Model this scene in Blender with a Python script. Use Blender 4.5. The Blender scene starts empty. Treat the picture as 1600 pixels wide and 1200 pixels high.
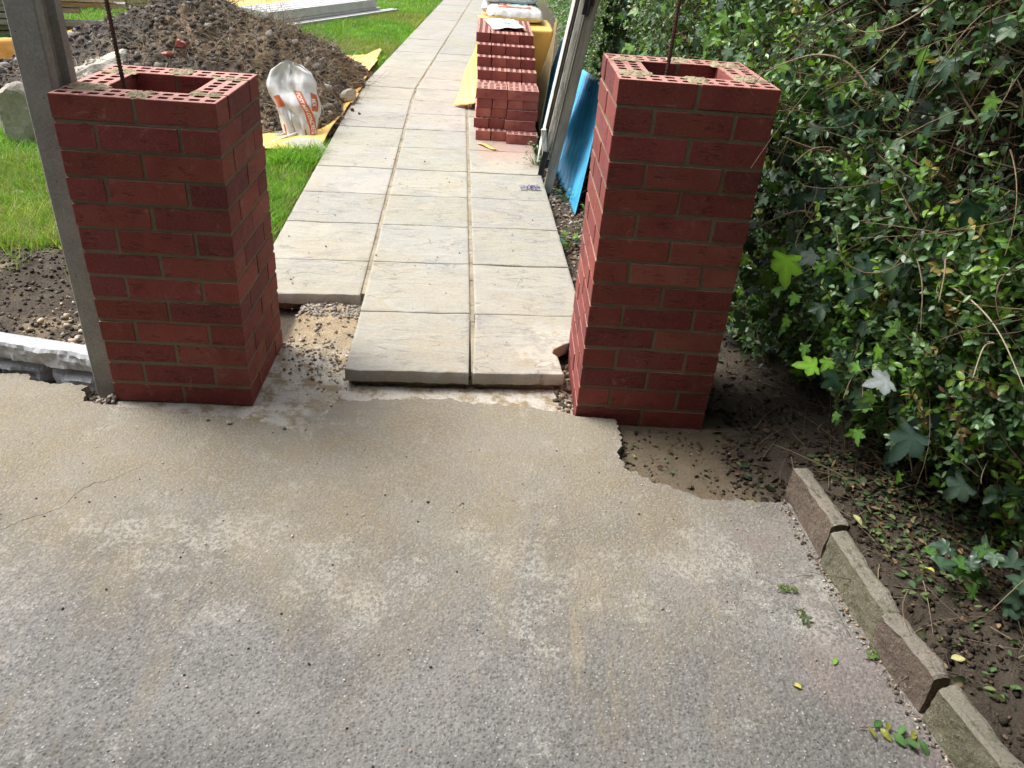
import bpy, bmesh, math, random
import numpy as np
from mathutils import Vector, Matrix, Euler, noise as mnoise

random.seed(7)
rng = np.random.default_rng(7)
S = bpy.context.scene
C = S.collection
rad = math.radians

# ------------------------------------------------------------------ camera
cam_d = bpy.data.cameras.new('camera')
cam = bpy.data.objects.new('camera', cam_d)
C.objects.link(cam)
S.camera = cam
cam.location = (1.1538, -2.2054, 1.4669)
cam.rotation_euler = Euler((rad(58.7827), rad(-3.8728), rad(-1.2514)), 'XYZ')
cam_d.sensor_width = 36.0
cam_d.lens = 1228.14 / 1600 * 36.0
cam_d.clip_start = 0.02
cam_d.clip_end = 500

# ------------------------------------------------------------------ sky and sun
SUN_EL, SUN_AZ = 58.0, -62.0            # azimuth: degrees from +Y towards +X
W = bpy.data.worlds.new('World')
S.world = W
W.use_nodes = True
wn = W.node_tree
for n in list(wn.nodes):
    wn.nodes.remove(n)
wo = wn.nodes.new('ShaderNodeOutputWorld')
bg = wn.nodes.new('ShaderNodeBackground')
sky = wn.nodes.new('ShaderNodeTexSky')
sky.sky_type = 'NISHITA'
sky.sun_disc = False
sky.sun_elevation = rad(SUN_EL)
sky.sun_rotation = rad(SUN_AZ)
sky.air_density = 1.0
sky.dust_density = 4.0
hs = wn.nodes.new('ShaderNodeHueSaturation')
hs.inputs['Saturation'].default_value = 0.33
wn.links.new(sky.outputs[0], hs.inputs['Color'])
wn.links.new(hs.outputs[0], bg.inputs['Color'])
bg.inputs['Strength'].default_value = 0.14
wn.links.new(bg.outputs[0], wo.inputs['Surface'])

sl = bpy.data.lights.new('sun', 'SUN')
sun = bpy.data.objects.new('sun', sl)
C.objects.link(sun)
sl.energy = 1.5
sl.angle = rad(24)
sl.color = (1.0, 0.955, 0.89)
sd = Vector((math.sin(rad(SUN_AZ)) * math.cos(rad(SUN_EL)), math.cos(rad(SUN_AZ)) * math.cos(rad(SUN_EL)), math.sin(rad(SUN_EL))))
sun.rotation_euler = sd.to_track_quat('Z', 'Y').to_euler()

S.view_settings.view_transform = 'Standard'
S.view_settings.look = 'None'
S.view_settings.gamma = 1.0
S.view_settings.exposure = 1.02
S.render.engine = 'CYCLES'
S.cycles.max_bounces = 6
S.cycles.transparent_max_bounces = 8

# ------------------------------------------------------------------ helpers
def hash2(ix, iy, s):
    h = (ix.astype(np.int64) * 374761393 + iy.astype(np.int64) * 668265263 + int(s) * 1442695041) & 0xffffffff
    h = ((h ^ (h >> 13)) * 1274126177) & 0xffffffff
    h = h ^ (h >> 16)
    return (h & 0xffff) / 65535.0

def vn(x, y, s=0):
    x = np.asarray(x, float); y = np.asarray(y, float)
    ix = np.floor(x); iy = np.floor(y)
    fx = x - ix; fy = y - iy
    fx = fx * fx * (3 - 2 * fx); fy = fy * fy * (3 - 2 * fy)
    a = hash2(ix, iy, s); b = hash2(ix + 1, iy, s); c = hash2(ix, iy + 1, s); d = hash2(ix + 1, iy + 1, s)
    return (a * (1 - fx) + b * fx) * (1 - fy) + (c * (1 - fx) + d * fx) * fy

def fbm(x, y, s=0, o=4):
    r = 0; a = .5; t = 0
    for k in range(o):
        r = r + a * vn(x * 2 ** k, y * 2 ** k, s + k * 17); t += a; a *= .5
    return r / t

def ss(a, b, x):
    t = np.clip((np.asarray(x, float) - a) / (b - a), 0, 1)
    return t * t * (3 - 2 * t)

def tag(o, label=None, cat=None, group=None, kind=None):
    if label: o['label'] = label
    if cat: o['category'] = cat
    if group: o['group'] = group
    if kind: o['kind'] = kind
    return o

def empty(name, loc=(0, 0, 0), rz=0.0, label=None, cat=None, group=None, kind=None):
    o = bpy.data.objects.new(name, None)
    C.objects.link(o)
    o.location = loc
    o.rotation_euler = (0, 0, rz)
    o.empty_display_size = .1
    return tag(o, label, cat, group, kind)

def link(name, me, mats=None, parent=None):
    if mats is not None and not isinstance(mats, (list, tuple)):
        mats = [mats]
    for m in (mats or []):
        me.materials.append(m)
    o = bpy.data.objects.new(name, me)
    C.objects.link(o)
    if parent is not None:
        o.parent = parent
    return o

def npmesh(name, V, T, mat, parent=None, tint=None, smooth=False, midx=None):
    """one mesh object from numpy arrays; T has 3 or 4 columns"""
    V = np.asarray(V, np.float32); T = np.asarray(T, np.int32)
    k = T.shape[1]
    me = bpy.data.meshes.new(name)
    me.vertices.add(len(V)); me.vertices.foreach_set('co', V.ravel())
    me.loops.add(T.size); me.loops.foreach_set('vertex_index', T.ravel())
    me.polygons.add(len(T)); me.polygons.foreach_set('loop_start', np.arange(0, T.size, k, dtype=np.int32))
    if smooth:
        me.polygons.foreach_set('use_smooth', np.ones(len(T), bool))
    if midx is not None:
        me.polygons.foreach_set('material_index', np.asarray(midx, np.int32))
    if tint is not None:
        a = me.attributes.new('tint', 'FLOAT_COLOR', 'POINT')
        tt = np.ones((len(V), 4), np.float32); tt[:, :3] = tint
        a.data.foreach_set('color', tt.ravel())
    me.update(calc_edges=True)
    return link(name, me, mat, parent)

class MB:
    def __init__(s):
        s.V = []; s.F = []; s.T = []; s.M = []
    def add(s, verts, faces, tint=(1, 1, 1), m=0, X=None):
        b = len(s.V)
        for v in verts:
            if X is not None:
                v = X @ Vector(v)
            s.V.append(tuple(v)); s.T.append(tint)
        for f in faces:
            s.F.append(tuple(b + i for i in f)); s.M.append(m)
    def box(s, x0, x1, y0, y1, z0, z1, tint=(1, 1, 1), m=0, X=None, c=0.0, j=0.0):
        if c <= 0:
            v = [(x, y, z) for z in (z0, z1) for y in (y0, y1) for x in (x0, x1)]
            f = [(0, 2, 3, 1), (4, 5, 7, 6), (0, 1, 5, 4), (2, 6, 7, 3), (0, 4, 6, 2), (1, 3, 7, 5)]
        else:
            cx, cy, cz = (x0 + x1) / 2, (y0 + y1) / 2, (z0 + z1) / 2
            hx, hy, hz = (x1 - x0) / 2, (y1 - y0) / 2, (z1 - z0) / 2
            v = []; idx = {}
            for sx in (-1, 1):
                for sy in (-1, 1):
                    for sz in (-1, 1):
                        for ax in range(3):
                            p = [sx * (hx - c), sy * (hy - c), sz * (hz - c)]
                            p[ax] += (sx, sy, sz)[ax] * c
                            if j:
                                q = [random.uniform(-j, j) for _ in range(3)]
                                if ax: q = [0.5 * a for a in q]
                                p = [a + b for a, b in zip(p, q)]
                            idx[(sx, sy, sz, ax)] = len(v)
                            v.append((cx + p[0], cy + p[1], cz + p[2]))
            f = []
            g = lambda a, b, d, ax: idx[(a, b, d, ax)]
            for q in (-1, 1):
                o = [(-1, -1), (1, -1), (1, 1), (-1, 1)]
                if q < 0: o = o[::-1]
                f.append(tuple(g(a, b, q, 2) for a, b in o))
                f.append(tuple(g(b, q, a, 1) for a, b in o))
                f.append(tuple(g(q, a, b, 0) for a, b in o))
            for a in (-1, 1):
                for b in (-1, 1):
                    e = [(g(-1, a, b, 1), g(1, a, b, 1), g(1, a, b, 2), g(-1, a, b, 2)),
                         (g(a, -1, b, 0), g(a, 1, b, 0), g(a, 1, b, 2), g(a, -1, b, 2)),
                         (g(a, b, -1, 0), g(a, b, 1, 0), g(a, b, 1, 1), g(a, b, -1, 1))]
                    for q, fl in zip(e, (a * b > 0, a * b < 0, a * b > 0)):
                        f.append(q if not fl else q[::-1])
                    for d in (-1, 1):
                        t = (g(a, b, d, 0), g(a, b, d, 1), g(a, b, d, 2))
                        f.append(t if a * b * d > 0 else t[::-1])
        s.add(v, f, tint, m, X)
    def tube(s, pts, r, n=6, tint=(1, 1, 1), m=0, cap=True):
        pts = [Vector(p) for p in pts]
        if not isinstance(r, (list, tuple)): r = [r] * len(pts)
        vs = []; fs = []
        up = Vector((.3, .5, .81)).normalized()
        for i, p in enumerate(pts):
            d = (pts[min(i + 1, len(pts) - 1)] - pts[max(i - 1, 0)]).normalized()
            a = d.cross(up)
            if a.length < 1e-3: a = d.cross(Vector((1, 0, 0)))
            a.normalize(); b = d.cross(a)
            for k in range(n):
                t = 2 * math.pi * k / n
                vs.append(p + (a * math.cos(t) + b * math.sin(t)) * r[i])
        for i in range(len(pts) - 1):
            for k in range(n):
                fs.append((i * n + k, (i + 1) * n + k, (i + 1) * n + (k + 1) % n, i * n + (k + 1) % n))
        if cap:
            fs.append(tuple(range(n))); fs.append(tuple((len(pts) - 1) * n + k for k in range(n))[::-1])
        s.add(vs, fs, tint, m)
    def obj(s, name, mats, parent=None, smooth=False):
        me = bpy.data.meshes.new(name)
        me.from_pydata(s.V, [], s.F)
        for p, m in zip(me.polygons, s.M):
            p.material_index = m; p.use_smooth = smooth
        a = me.attributes.new('tint', 'FLOAT_COLOR', 'POINT')
        t = np.ones((len(s.V), 4), np.float32); t[:, :3] = np.array(s.T)
        a.data.foreach_set('color', t.ravel())
        bm = bmesh.new(); bm.from_mesh(me); bmesh.ops.recalc_face_normals(bm, faces=bm.faces); bm.to_mesh(me); bm.free()
        me.update()
        return link(name, me, mats, parent)

# ------------------------------------------------------------------ materials
class NT:
    def __init__(s, name):
        s.m = bpy.data.materials.new(name); s.m.use_nodes = True
        s.t = s.m.node_tree; s.t.nodes.clear()
        s.out = s.t.nodes.new('ShaderNodeOutputMaterial')
        s.b = s.t.nodes.new('ShaderNodeBsdfPrincipled')
        s.t.links.new(s.b.outputs[0], s.out.inputs['Surface'])
    def n(s, typ, **kw):
        o = s.t.nodes.new(typ)
        for k, v in kw.items(): setattr(o, k, v)
        return o
    def L(s, a, b):
        s.t.links.new(a, b)
    def inp(s, node, key, val):
        if isinstance(val, bpy.types.NodeSocket): s.L(val, node.inputs[key])
        elif val is not None:
            i = node.inputs[key]
            if hasattr(i.default_value, '__len__') and not hasattr(val, '__len__'): val = (val,) * len(i.default_value)
            if hasattr(val, '__len__') and len(i.default_value) == 4 and len(val) == 3: val = (*val, 1)
            i.default_value = val
    def co(s, scale=(1, 1, 1), loc=(0, 0, 0), rot=(0, 0, 0), kind='Object'):
        c = s.n('ShaderNodeTexCoord'); m = s.n('ShaderNodeMapping')
        s.L(c.outputs[kind], m.inputs[0]); s.inp(m, 'Scale', scale); s.inp(m, 'Location', loc); s.inp(m, 'Rotation', rot)
        return m.outputs[0]
    def world(s, scale=(1, 1, 1), loc=(0, 0, 0), rot=(0, 0, 0)):
        g = s.n('ShaderNodeNewGeometry'); m = s.n('ShaderNodeMapping')
        s.L(g.outputs['Position'], m.inputs[0]); s.inp(m, 'Scale', scale); s.inp(m, 'Location', loc); s.inp(m, 'Rotation', rot)
        return m.outputs[0]
    def noise(s, v, scale=5, det=4, rough=.55, dist=0, col=False):
        o = s.n('ShaderNodeTexNoise'); s.L(v, o.inputs['Vector'])
        s.inp(o, 'Scale', scale); s.inp(o, 'Detail', det); s.inp(o, 'Roughness', rough); s.inp(o, 'Distortion', dist)
        return o.outputs['Color' if col else 0]
    def vor(s, v, scale=5, feat='F1', out=0, rnd=1.0):
        o = s.n('ShaderNodeTexVoronoi', feature=feat); s.L(v, o.inputs['Vector']); s.inp(o, 'Scale', scale); s.inp(o, 'Randomness', rnd)
        return o.outputs[out]
    def ramp(s, f, a, b, c0=0.0, c1=1.0):
        o = s.n('ShaderNodeMapRange'); o.interpolation_type = 'SMOOTHSTEP'
        s.inp(o, 0, f); s.inp(o, 1, a); s.inp(o, 2, b); s.inp(o, 3, c0); s.inp(o, 4, c1)
        return o.outputs[0]
    def math(s, op, a, b=None, c=None):
        o = s.n('ShaderNodeMath', operation=op); s.inp(o, 0, a)
        if b is not None: s.inp(o, 1, b)
        if c is not None: s.inp(o, 2, c)
        return o.outputs[0]
    def mix(s, f, a, b, bt='MIX'):
        o = s.n('ShaderNodeMix', data_type='RGBA', blend_type=bt)
        s.inp(o, 0, f)
        s.inp(o, 6, a); s.inp(o, 7, b)
        return o.outputs[2]
    def sep(s, v):
        o = s.n('ShaderNodeSeparateXYZ'); s.L(v, o.inputs[0]); return o.outputs
    def attr(s, name='tint'):
        o = s.n('ShaderNodeAttribute'); o.attribute_name = name; return o.outputs['Color']
    def bump(s, h, dist=.002, st=1.0, prev=None):
        o = s.n('ShaderNodeBump'); s.inp(o, 'Height', h); s.inp(o, 'Distance', dist); s.inp(o, 'Strength', st)
        if prev is not None: s.L(prev, o.inputs['Normal'])
        return o.outputs[0]
    def set(s, col=None, rough=None, nrm=None, spec=None, metal=None):
        s.inp(s.b, 'Base Color', col); s.inp(s.b, 'Roughness', rough)
        if nrm is not None: s.L(nrm, s.b.inputs['Normal'])
        s.inp(s.b, 'Specular IOR Level', spec); s.inp(s.b, 'Metallic', metal)
        return s.m

def mat_brick(name='red_brick', loose=False):
    t = NT(name); P = t.co() if loose else t.world()
    if loose:
        oi = t.n('ShaderNodeObjectInfo'); r = oi.outputs['Random']
        base = t.mix(t.ramp(r, 0, 1), (.25, .072, .058), (.42, .150, .112))
    else:
        base = t.mix(1.0, (.295, .078, .064), t.attr(), 'MULTIPLY')
    n1 = t.noise(P, 9, 5, .6); n2 = t.noise(P, 140, 3, .6)
    col = t.mix(t.ramp(n1, .35, .7, 0, .5), base, (.25, .05, .045))
    col = t.mix(t.ramp(n2, .45, .75, 0, .28), col, (.52, .20, .15))
    # the sawn bed faces (top and bottom) are raw pale clay
    gn = t.n('ShaderNodeNewGeometry'); nz = t.sep(gn.outputs['True Normal'])[2]
    col = t.mix(t.math('MULTIPLY', t.ramp(nz, .85, .95), .85), col, t.mix(n1, (.52, .25, .21), (.60, .36, .31)))
    # pale bloom and cement dust
    n3 = t.noise(P, 14, 6, .7, 1.5)
    col = t.mix(t.ramp(n3, .57, .76, 0, .5), col, (.50, .36, .30))
    col = t.mix(t.ramp(t.noise(P, 4.5, 4, .6), .45, .7, 0, .35), col, (.20, .04, .045))
    # drag creases: short near-horizontal cuts in the face
    Pc = t.world((9, 9, 55)) if not loose else t.co((9, 9, 55))
    nc = t.noise(Pc, 1.3, 3, .6, .8)
    cr = t.math('ABSOLUTE', t.math('SUBTRACT', nc, .5))
    crease = t.ramp(cr, 0, .022, 1, 0)
    gate = t.ramp(t.noise(P, 16, 2), .5, .6)
    crease = t.math('MULTIPLY', crease, gate)
    pits = t.math('MULTIPLY', t.ramp(t.vor(P, 95), .0, .16, 1, 0), t.ramp(t.noise(P, 45, 2), .55, .65))
    dark = t.math('MAXIMUM', crease, pits)
    col = t.mix(t.math('MULTIPLY', dark, .6), col, (.09, .025, .02))
    h = t.math('SUBTRACT', t.math('ADD', t.math('MULTIPLY', n2, .35), t.math('MULTIPLY', n1, .6)), t.math('MULTIPLY', dark, .9))
    return t.set(col, .85, t.bump(h, .0025, .8), .3)

def mat_mortar(nm='mortar', cc=((.165, .15, .105), (.30, .27, .185))):
    t = NT(nm); P = t.world()
    n = t.noise(P, 30, 5, .65); n2 = t.noise(P, 260, 3, .7)
    col = t.mix(n, *cc)
    col = t.mix(t.ramp(n2, .5, .75, 0, .4), col, tuple(min(1, q * 1.4) for q in cc[1]))
    return t.set(col, .95, t.bump(t.math('ADD', n2, n), .004, .8), .2)

def mat_concrete(name, a, b, pit=True, bd=.003, moss=0.0, local=False, speck=True):
    t = NT(name); P = t.co() if local else t.world()
    n = t.noise(P, 6, 6, .65); n2 = t.noise(P, 120, 4, .7); n3 = t.noise(P, 28, 4, .6)
    col = t.mix(t.ramp(n, .3, .7), a, b)
    col = t.mix(t.ramp(n2, .4, .75, 0, .35), col, tuple(min(1, x * 1.7) for x in b))
    if speck:
        sp = t.ramp(t.vor(P, 170), .0, .25, 1, 0)
        sp = t.math('MULTIPLY', sp, t.ramp(t.noise(P, 60, 2), .5, .6))
        col = t.mix(t.math('MULTIPLY', sp, .5), col, tuple(x * .45 for x in a))
    if moss:
        col = t.mix(t.ramp(n3, .55, .75, 0, moss), col, (.13, .15, .06))
    h = t.math('ADD', t.math('MULTIPLY', n2, .5), n3)
    if pit:
        pv = t.math('MULTIPLY', t.ramp(t.vor(P, 55), .05, .13, 1, 0), t.ramp(t.noise(P, 20, 2), .45, .55))
        col = t.mix(t.math('MULTIPLY', pv, .8), col, (.03, .03, .03))
        h = t.math('SUBTRACT', h, t.math('MULTIPLY', pv, 1.5))
    return t.set(col, .9, t.bump(h, bd, .7), .25)

def mat_kerb(name, face, face2, moss):
    t = NT(name); P = t.world()
    n = t.noise(P, 11, 6, .7); f = t.noise(P, 150, 4, .75); w = t.noise(P, 34, 4, .65)
    c = t.mix(t.ramp(n, .3, .7), face, face2)
    nz = t.sep(t.n('ShaderNodeNewGeometry').outputs['True Normal'])[2]
    c = t.mix(t.ramp(nz, .6, .9, 0, .75), c, t.mix(n, (.22, .205, .175), (.34, .32, .27)))
    c = t.mix(t.ramp(w, .52, .66, 0, moss), c, (.13, .14, .065))
    c = t.mix(t.ramp(f, .52, .7, 0, .6), c, (.44, .41, .34))
    c = t.mix(t.ramp(t.noise(P, 70, 4, .7), .56, .66, 0, .7), c, (.07, .06, .045))
    v = t.math('MULTIPLY', t.ramp(t.vor(P, 60), .1, .2, 1, 0), t.ramp(n, .5, .6))
    c = t.mix(t.math('MULTIPLY', v, .6), c, (.50, .50, .44))
    return t.set(c, .92, t.bump(t.math('ADD', f, t.math('MULTIPLY', w, 1.4)), .006, .85), .2)

def mat_asphalt():
    t = NT('asphalt'); P = t.world(); xyz = t.sep(P)
    X, Y = xyz[0], xyz[1]
    # stones set in the binder
    w = t.noise(P, 60, 2, .5, 0, True)
    Pd = t.n('ShaderNodeVectorMath', operation='ADD'); t.L(P, Pd.inputs[0]); sc_ = t.n('ShaderNodeVectorMath', operation='SCALE'); t.L(w, sc_.inputs[0]); sc_.inputs['Scale'].default_value = .010; t.L(sc_.outputs[0], Pd.inputs[1])
    vc = t.vor(Pd.outputs[0], 145, 'F1', 1); vd = t.vor(Pd.outputs[0], 145, 'F1', 0)
    vcs = t.sep(vc)
    fine = t.noise(P, 330, 3, .7); mid = t.noise(P, 40, 4, .6); big = t.noise(P, 2.2, 5, .6, .4)
    g0 = t.mix(t.ramp(big, .3, .7), (.165, .162, .158), (.265, .26, .25))
    st = t.mix(t.ramp(vcs[0], .1, .95), (.06, .06, .062), (.36, .35, .335))
    col = t.mix(t.ramp(vd, .2, .6, .7, .1), g0, st)
    wh = t.math('GREATER_THAN', vcs[1], .955)
    col = t.mix(t.math('MULTIPLY', wh, t.ramp(vd, .2, .4, .8, 0)), col, (.62, .60, .56))
    col = t.mix(t.ramp(fine, .42, .7, 0, .35), col, (.05, .05, .05))
    # chalky cement-dust patches
    p1 = t.noise(P, 4.2, 9, .82, .2); p2 = t.noise(P, 75, 3, .7)
    band = t.math('MULTIPLY', t.ramp(Y, -1.05, -.62), t.ramp(Y, -.45, -.68))
    thr = t.math('ADD', p1, t.math('MULTIPLY', band, .075))
    ck = t.math('MULTIPLY', t.ramp(thr, .535, .635), t.ramp(p2, .42, .56, .0, 1))
    col = t.mix(t.math('MULTIPLY', ck, .55), col, (.50, .49, .46))
    # sharp sand swept over the half nearest the pillars, in brush streaks
    Ps = t.world((2.3, .75, 1), rot=(0, 0, rad(-38)))
    s1 = t.noise(Ps, 1.9, 7, .72, 1.0)
    yy = t.math('ADD', Y, t.math('MULTIPLY', t.math('SUBTRACT', s1, .5), 1.5))
    yy = t.math('ADD', yy, t.math('MULTIPLY', t.math('SUBTRACT', t.noise(P, 1.6, 2), .5), .9))
    yy = t.math('ADD', yy, t.math('MULTIPLY', t.math('SUBTRACT', t.noise(P, 14, 5, .7), .5), .35))
    sa = t.ramp(yy, -1.35, -.25)
    s2 = t.math('MULTIPLY', t.ramp(s1, .52, .68), t.ramp(t.noise(P, 1.3, 3), .42, .62))
    sand = t.math('MAXIMUM', t.math('MULTIPLY', sa, .86), t.math('MULTIPLY', s2, .5))
    sv = t.noise(t.world((8, 1.5, 1), rot=(0, 0, rad(-38))), 1.6, 5, .65, .6)
    sv2 = t.noise(t.world((7, 1.3, 1), rot=(0, 0, rad(24))), 1.5, 5, .65, .6)
    stk = t.math('MAXIMUM', t.math('MULTIPLY', t.ramp(sv, .54, .66), t.ramp(X, .9, .2)), t.math('MULTIPLY', t.ramp(sv2, .54, .66), t.ramp(X, .8, 1.4)))
    sand = t.math('MAXIMUM', sand, t.math('MULTIPLY', stk, t.ramp(Y, -1.3, -.9, .25, .9)))
    # less of it along the kerb
    sand = t.math('MULTIPLY', sand, t.ramp(X, 2.15, 1.55, .35, 1))
    gr = t.ramp(t.math('ADD', t.math('MULTIPLY', vd, .9), t.math('MULTIPLY', fine, .6)), .25, .95, 1, .35)
    sand = t.math('MULTIPLY', sand, gr)
    sc = t.mix(t.ramp(t.noise(P, 5, 5, .6), .35, .65), (.37, .295, .165), (.365, .315, .215))
    col = t.mix(sand, col, sc)
    # damp brown spots
    sp = t.ramp(t.vor(P, 3.1), .03, .075, 1, 0)
    col = t.mix(t.math('MULTIPLY', sp, .35), col, (.16, .12, .07))
    # a pink-brown brick-dust breath by the kerb
    pk = t.math('MULTIPLY', t.ramp(X, 1.55, 1.9), t.ramp(t.noise(P, 2.4, 3), .45, .65, 0, .3))
    col = t.mix(pk, col, (.27, .20, .19))
    # hairline crack running away from the left
    cx = t.math('ADD', t.math('SUBTRACT', Y, t.math('MULTIPLY', X, 1.25)), t.math('MULTIPLY', t.math('SUBTRACT', t.noise(P, 7, 4), .5), .16))
    ck2 = t.ramp(t.math('ABSOLUTE', t.math('ADD', cx, .61)), .0, .0035, 1, 0)
    ck2 = t.math('MULTIPLY', ck2, t.ramp(X, .30, .05))
    col = t.mix(t.math('MULTIPLY', ck2, .6), col, (.05, .045, .03))
    hh = t.math('SUBTRACT', t.math('MULTIPLY', fine, .3), t.math('MULTIPLY', vd, 1.0))
    hh = t.math('ADD', hh, t.math('MULTIPLY', mid, .35))
    hh = t.math('SUBTRACT', hh, t.math('MULTIPLY', ck2, 2.0))
    return t.set(col, .88, t.bump(hh, .0030, .65), .25)

def mat_slab():
    t = NT('riven_slab'); P = t.world()
    n = t.noise(P, 5, 6, .62, .6); pv = t.noise(t.world((2.5, 6, 2), rot=(0, 0, rad(8))), 1.8, 7, .6, 1.6)
    base = t.mix(1.0, (.385, .37, .325), t.attr(), 'MULTIPLY')
    Yp = t.sep(P)[1]
    base = t.mix(t.ramp(t.noise(P, 2.6, 5, .65, .8), .44, .66, 0, .5), base, (.37, .32, .22))
    base = t.mix(t.ramp(t.noise(P, 13, 5, .7, .3), .52, .66, 0, .4), base, (.30, .26, .20))
    near = t.ramp(Yp, 1.4, .3, 0, 1)
    base = t.mix(t.math('MULTIPLY', near, t.ramp(t.noise(P, 6, 5, .7), .40, .62, 0, .40)), base, (.40, .34, .22))
    base = t.mix(t.ramp(n, .45, .68, 0, .5), base, (.28, .28, .275))
    base = t.mix(t.ramp(pv, .5, .7, 0, .4), base, (.44, .435, .42))
    base = t.mix(t.ramp(t.noise(P, 90, 4, .7), .4, .75, 0, .3), base, (.60, .58, .52))
    # cleft lines
    Pl = t.world((3.5, 10, 1), rot=(0, 0, rad(11)))
    l1 = t.noise(Pl, 1.0, 4, .55, 1.0)
    a = t.math('ABSOLUTE', t.math('SUBTRACT', l1, .5))
    line = t.math('MULTIPLY', t.ramp(a, 0, .010, 1, 0), t.ramp(t.noise(P, 7, 2), .45, .56))
    base = t.mix(t.math('MULTIPLY', line, .35), base, (.20, .19, .16))
    # wet mortar spill on the broken front corner
    X = t.sep(P)[0]
    spill = t.math('MULTIPLY', t.ramp(X, 1.22, 1.42), t.ramp(Yp, .66, .5))
    m1 = t.noise(P, 9, 6, .7)
    base = t.mix(t.math('MULTIPLY', spill, t.ramp(m1, .42, .55)), base, (.50, .47, .40))
    base = t.mix(t.math('MULTIPLY', spill, t.ramp(m1, .56, .62, 0, .8)), base, (.36, .27, .16))
    # red brick dust round the stack of bricks
    d1 = t.math('MULTIPLY', t.ramp(X, 1.09, 1.2), t.math('MULTIPLY', t.ramp(Yp, 2.7, 3.2), t.ramp(Yp, 5.2, 4.6)))
    base = t.mix(t.math('MULTIPLY', d1, .55), base, (.42, .23, .19))
    h = t.math('ADD', t.math('MULTIPLY', pv, 1.6), t.math('MULTIPLY', n, .5))
    h = t.math('SUBTRACT', h, t.math('MULTIPLY', line, .5))
    h = t.math('ADD', h, t.math('MULTIPLY', t.noise(P, 160, 3, .7), .12))
    return t.set(base, .8, t.bump(h, .008, .75), .3)

def mat_ground():
    t = NT('soil'); P = t.world(); m = t.sep(t.attr())
    n = t.noise(P, 12, 6, .7); f = t.noise(P, 110, 4, .75); v = t.vor(P, 60, 'F1', 1); vd = t.vor(P, 60, 'F1', 0)
    soil = t.mix(n, (.042, .034, .027), (.125, .102, .080))
    soil = t.mix(t.ramp(f, .5, .75, 0, .5), soil, (.26, .21, .16))
    sand = t.mix(n, (.36, .27, .165), (.56, .46, .32))
    sand = t.mix(t.ramp(f, .5, .7, 0, .5), sand, (.20, .15, .10))
    conc = t.mix(t.ramp(t.noise(P, 16, 6, .75), .38, .56), (.36, .29, .18), (.66, .63, .57))
    conc = t.mix(t.ramp(f, .55, .7, 0, .55), conc, (.30, .23, .13))
    grass = t.mix(n, (.07, .12, .02), (.16, .24, .04))
    grass = t.mix(t.ramp(f, .5, .75, 0, .4), grass, (.24, .22, .09))
    c = t.mix(m[0], soil, sand); c = t.mix(m[1], c, conc); c = t.mix(m[2], c, grass)
    h = t.math('ADD', t.math('MULTIPLY', n, .8), f)
    return t.set(c, .95, t.bump(h, .010, .9), .2)

def mat_plain(name, col, rough=.6, var=.15, scale=8, bump=.001, spec=.4, metal=0, usetint=False, bs=60, local=False):
    t = NT(name); P = t.co() if local else t.world()
    n = t.noise(P, scale, 5, .6)
    lo = tuple(c * (1 - var) for c in col); hi = tuple(min(1, c * (1 + var)) for c in col)
    c = t.mix(t.ramp(n, .3, .7), lo, hi)
    if usetint: c = t.mix(1.0, c, t.attr(), 'MULTIPLY')
    return t.set(c, rough, t.bump(t.noise(P, bs, 4, .6), bump, .7), spec, metal)

def mat_leaf(name, rough=.38, trans=.28, spec=.5):
    t = NT(name); P = t.world()
    c = t.attr()
    c = t.mix(t.ramp(t.noise(P, 160, 3, .6), .35, .7, 0, .35), c, t.mix(1.0, c, (.55, .6, .5), 'MULTIPLY'))
    t.set(c, rough, t.bump(t.noise(P, 220, 2), .0012, .6), spec)
    tr = t.n('ShaderNodeBsdfTranslucent'); t.L(t.mix(1.0, c, (1.5, 1.7, .6), 'MULTIPLY'), tr.inputs[0])
    mx = t.n('ShaderNodeMixShader'); mx.inputs[0].default_value = trans
    t.L(t.b.outputs[0], mx.inputs[1]); t.L(tr.outputs[0], mx.inputs[2]); t.L(mx.outputs[0], t.out.inputs['Surface'])
    return t.m

def mat_wood(name, a, b, scale=(1, 1, 1), rough=.85, dark=(.03, .03, .025), flake=0.0):
    t = NT(name); P = t.co(scale)
    n = t.noise(P, 6, 6, .65, .5); f = t.noise(P, 26, 4, .7)
    c = t.mix(t.ramp(n, .3, .7), a, b)
    c = t.mix(t.ramp(f, .55, .72, 0, .6), c, dark)
    if flake:
        c = t.mix(t.math('MULTIPLY', t.ramp(t.noise(P, 10, 6, .75), .40, .50), flake), c, (.76, .74, .68))
    return t.set(c, rough, t.bump(t.math('ADD', n, f), .004, .8), .25)

M = {}
M['brick'] = mat_brick()
M['loose'] = mat_brick('loose_brick', True)
M['mortar'] = mat_mortar()
M['smear'] = mat_mortar('mortar_smear', ((.30, .25, .155), (.52, .44, .30)))
M['asphalt'] = mat_asphalt()
M['slab'] = mat_slab()
M['ground'] = mat_ground()
M['bed'] = mat_concrete('mortar_bed', (.17, .13, .09), (.30, .25, .18), False, .006)
M['joint'] = mat_concrete('path_joint', (.20, .165, .115), (.38, .33, .24), False, .004)
M['post'] = mat_concrete('post_concrete', (.27, .27, .245), (.37, .37, .34), True)
M['panel'] = mat_concrete('panel_concrete', (.36, .375, .39), (.50, .515, .53), False, .003)
M['kerb'] = mat_kerb('kerb_concrete', (.15, .145, .10), (.25, .235, .165), .6)
M['kerbr'] = mat_kerb('kerb_concrete_red', (.155, .118, .095), (.235, .18, .145), .3)
M['rubble'] = mat_concrete('old_concrete', (.36, .33, .28), (.52, .49, .43), True, .008, .1, True)
M['gpost'] = mat_concrete('new_concrete', (.50, .49, .49), (.62, .61, .61), False, .002, 0, False)
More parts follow.
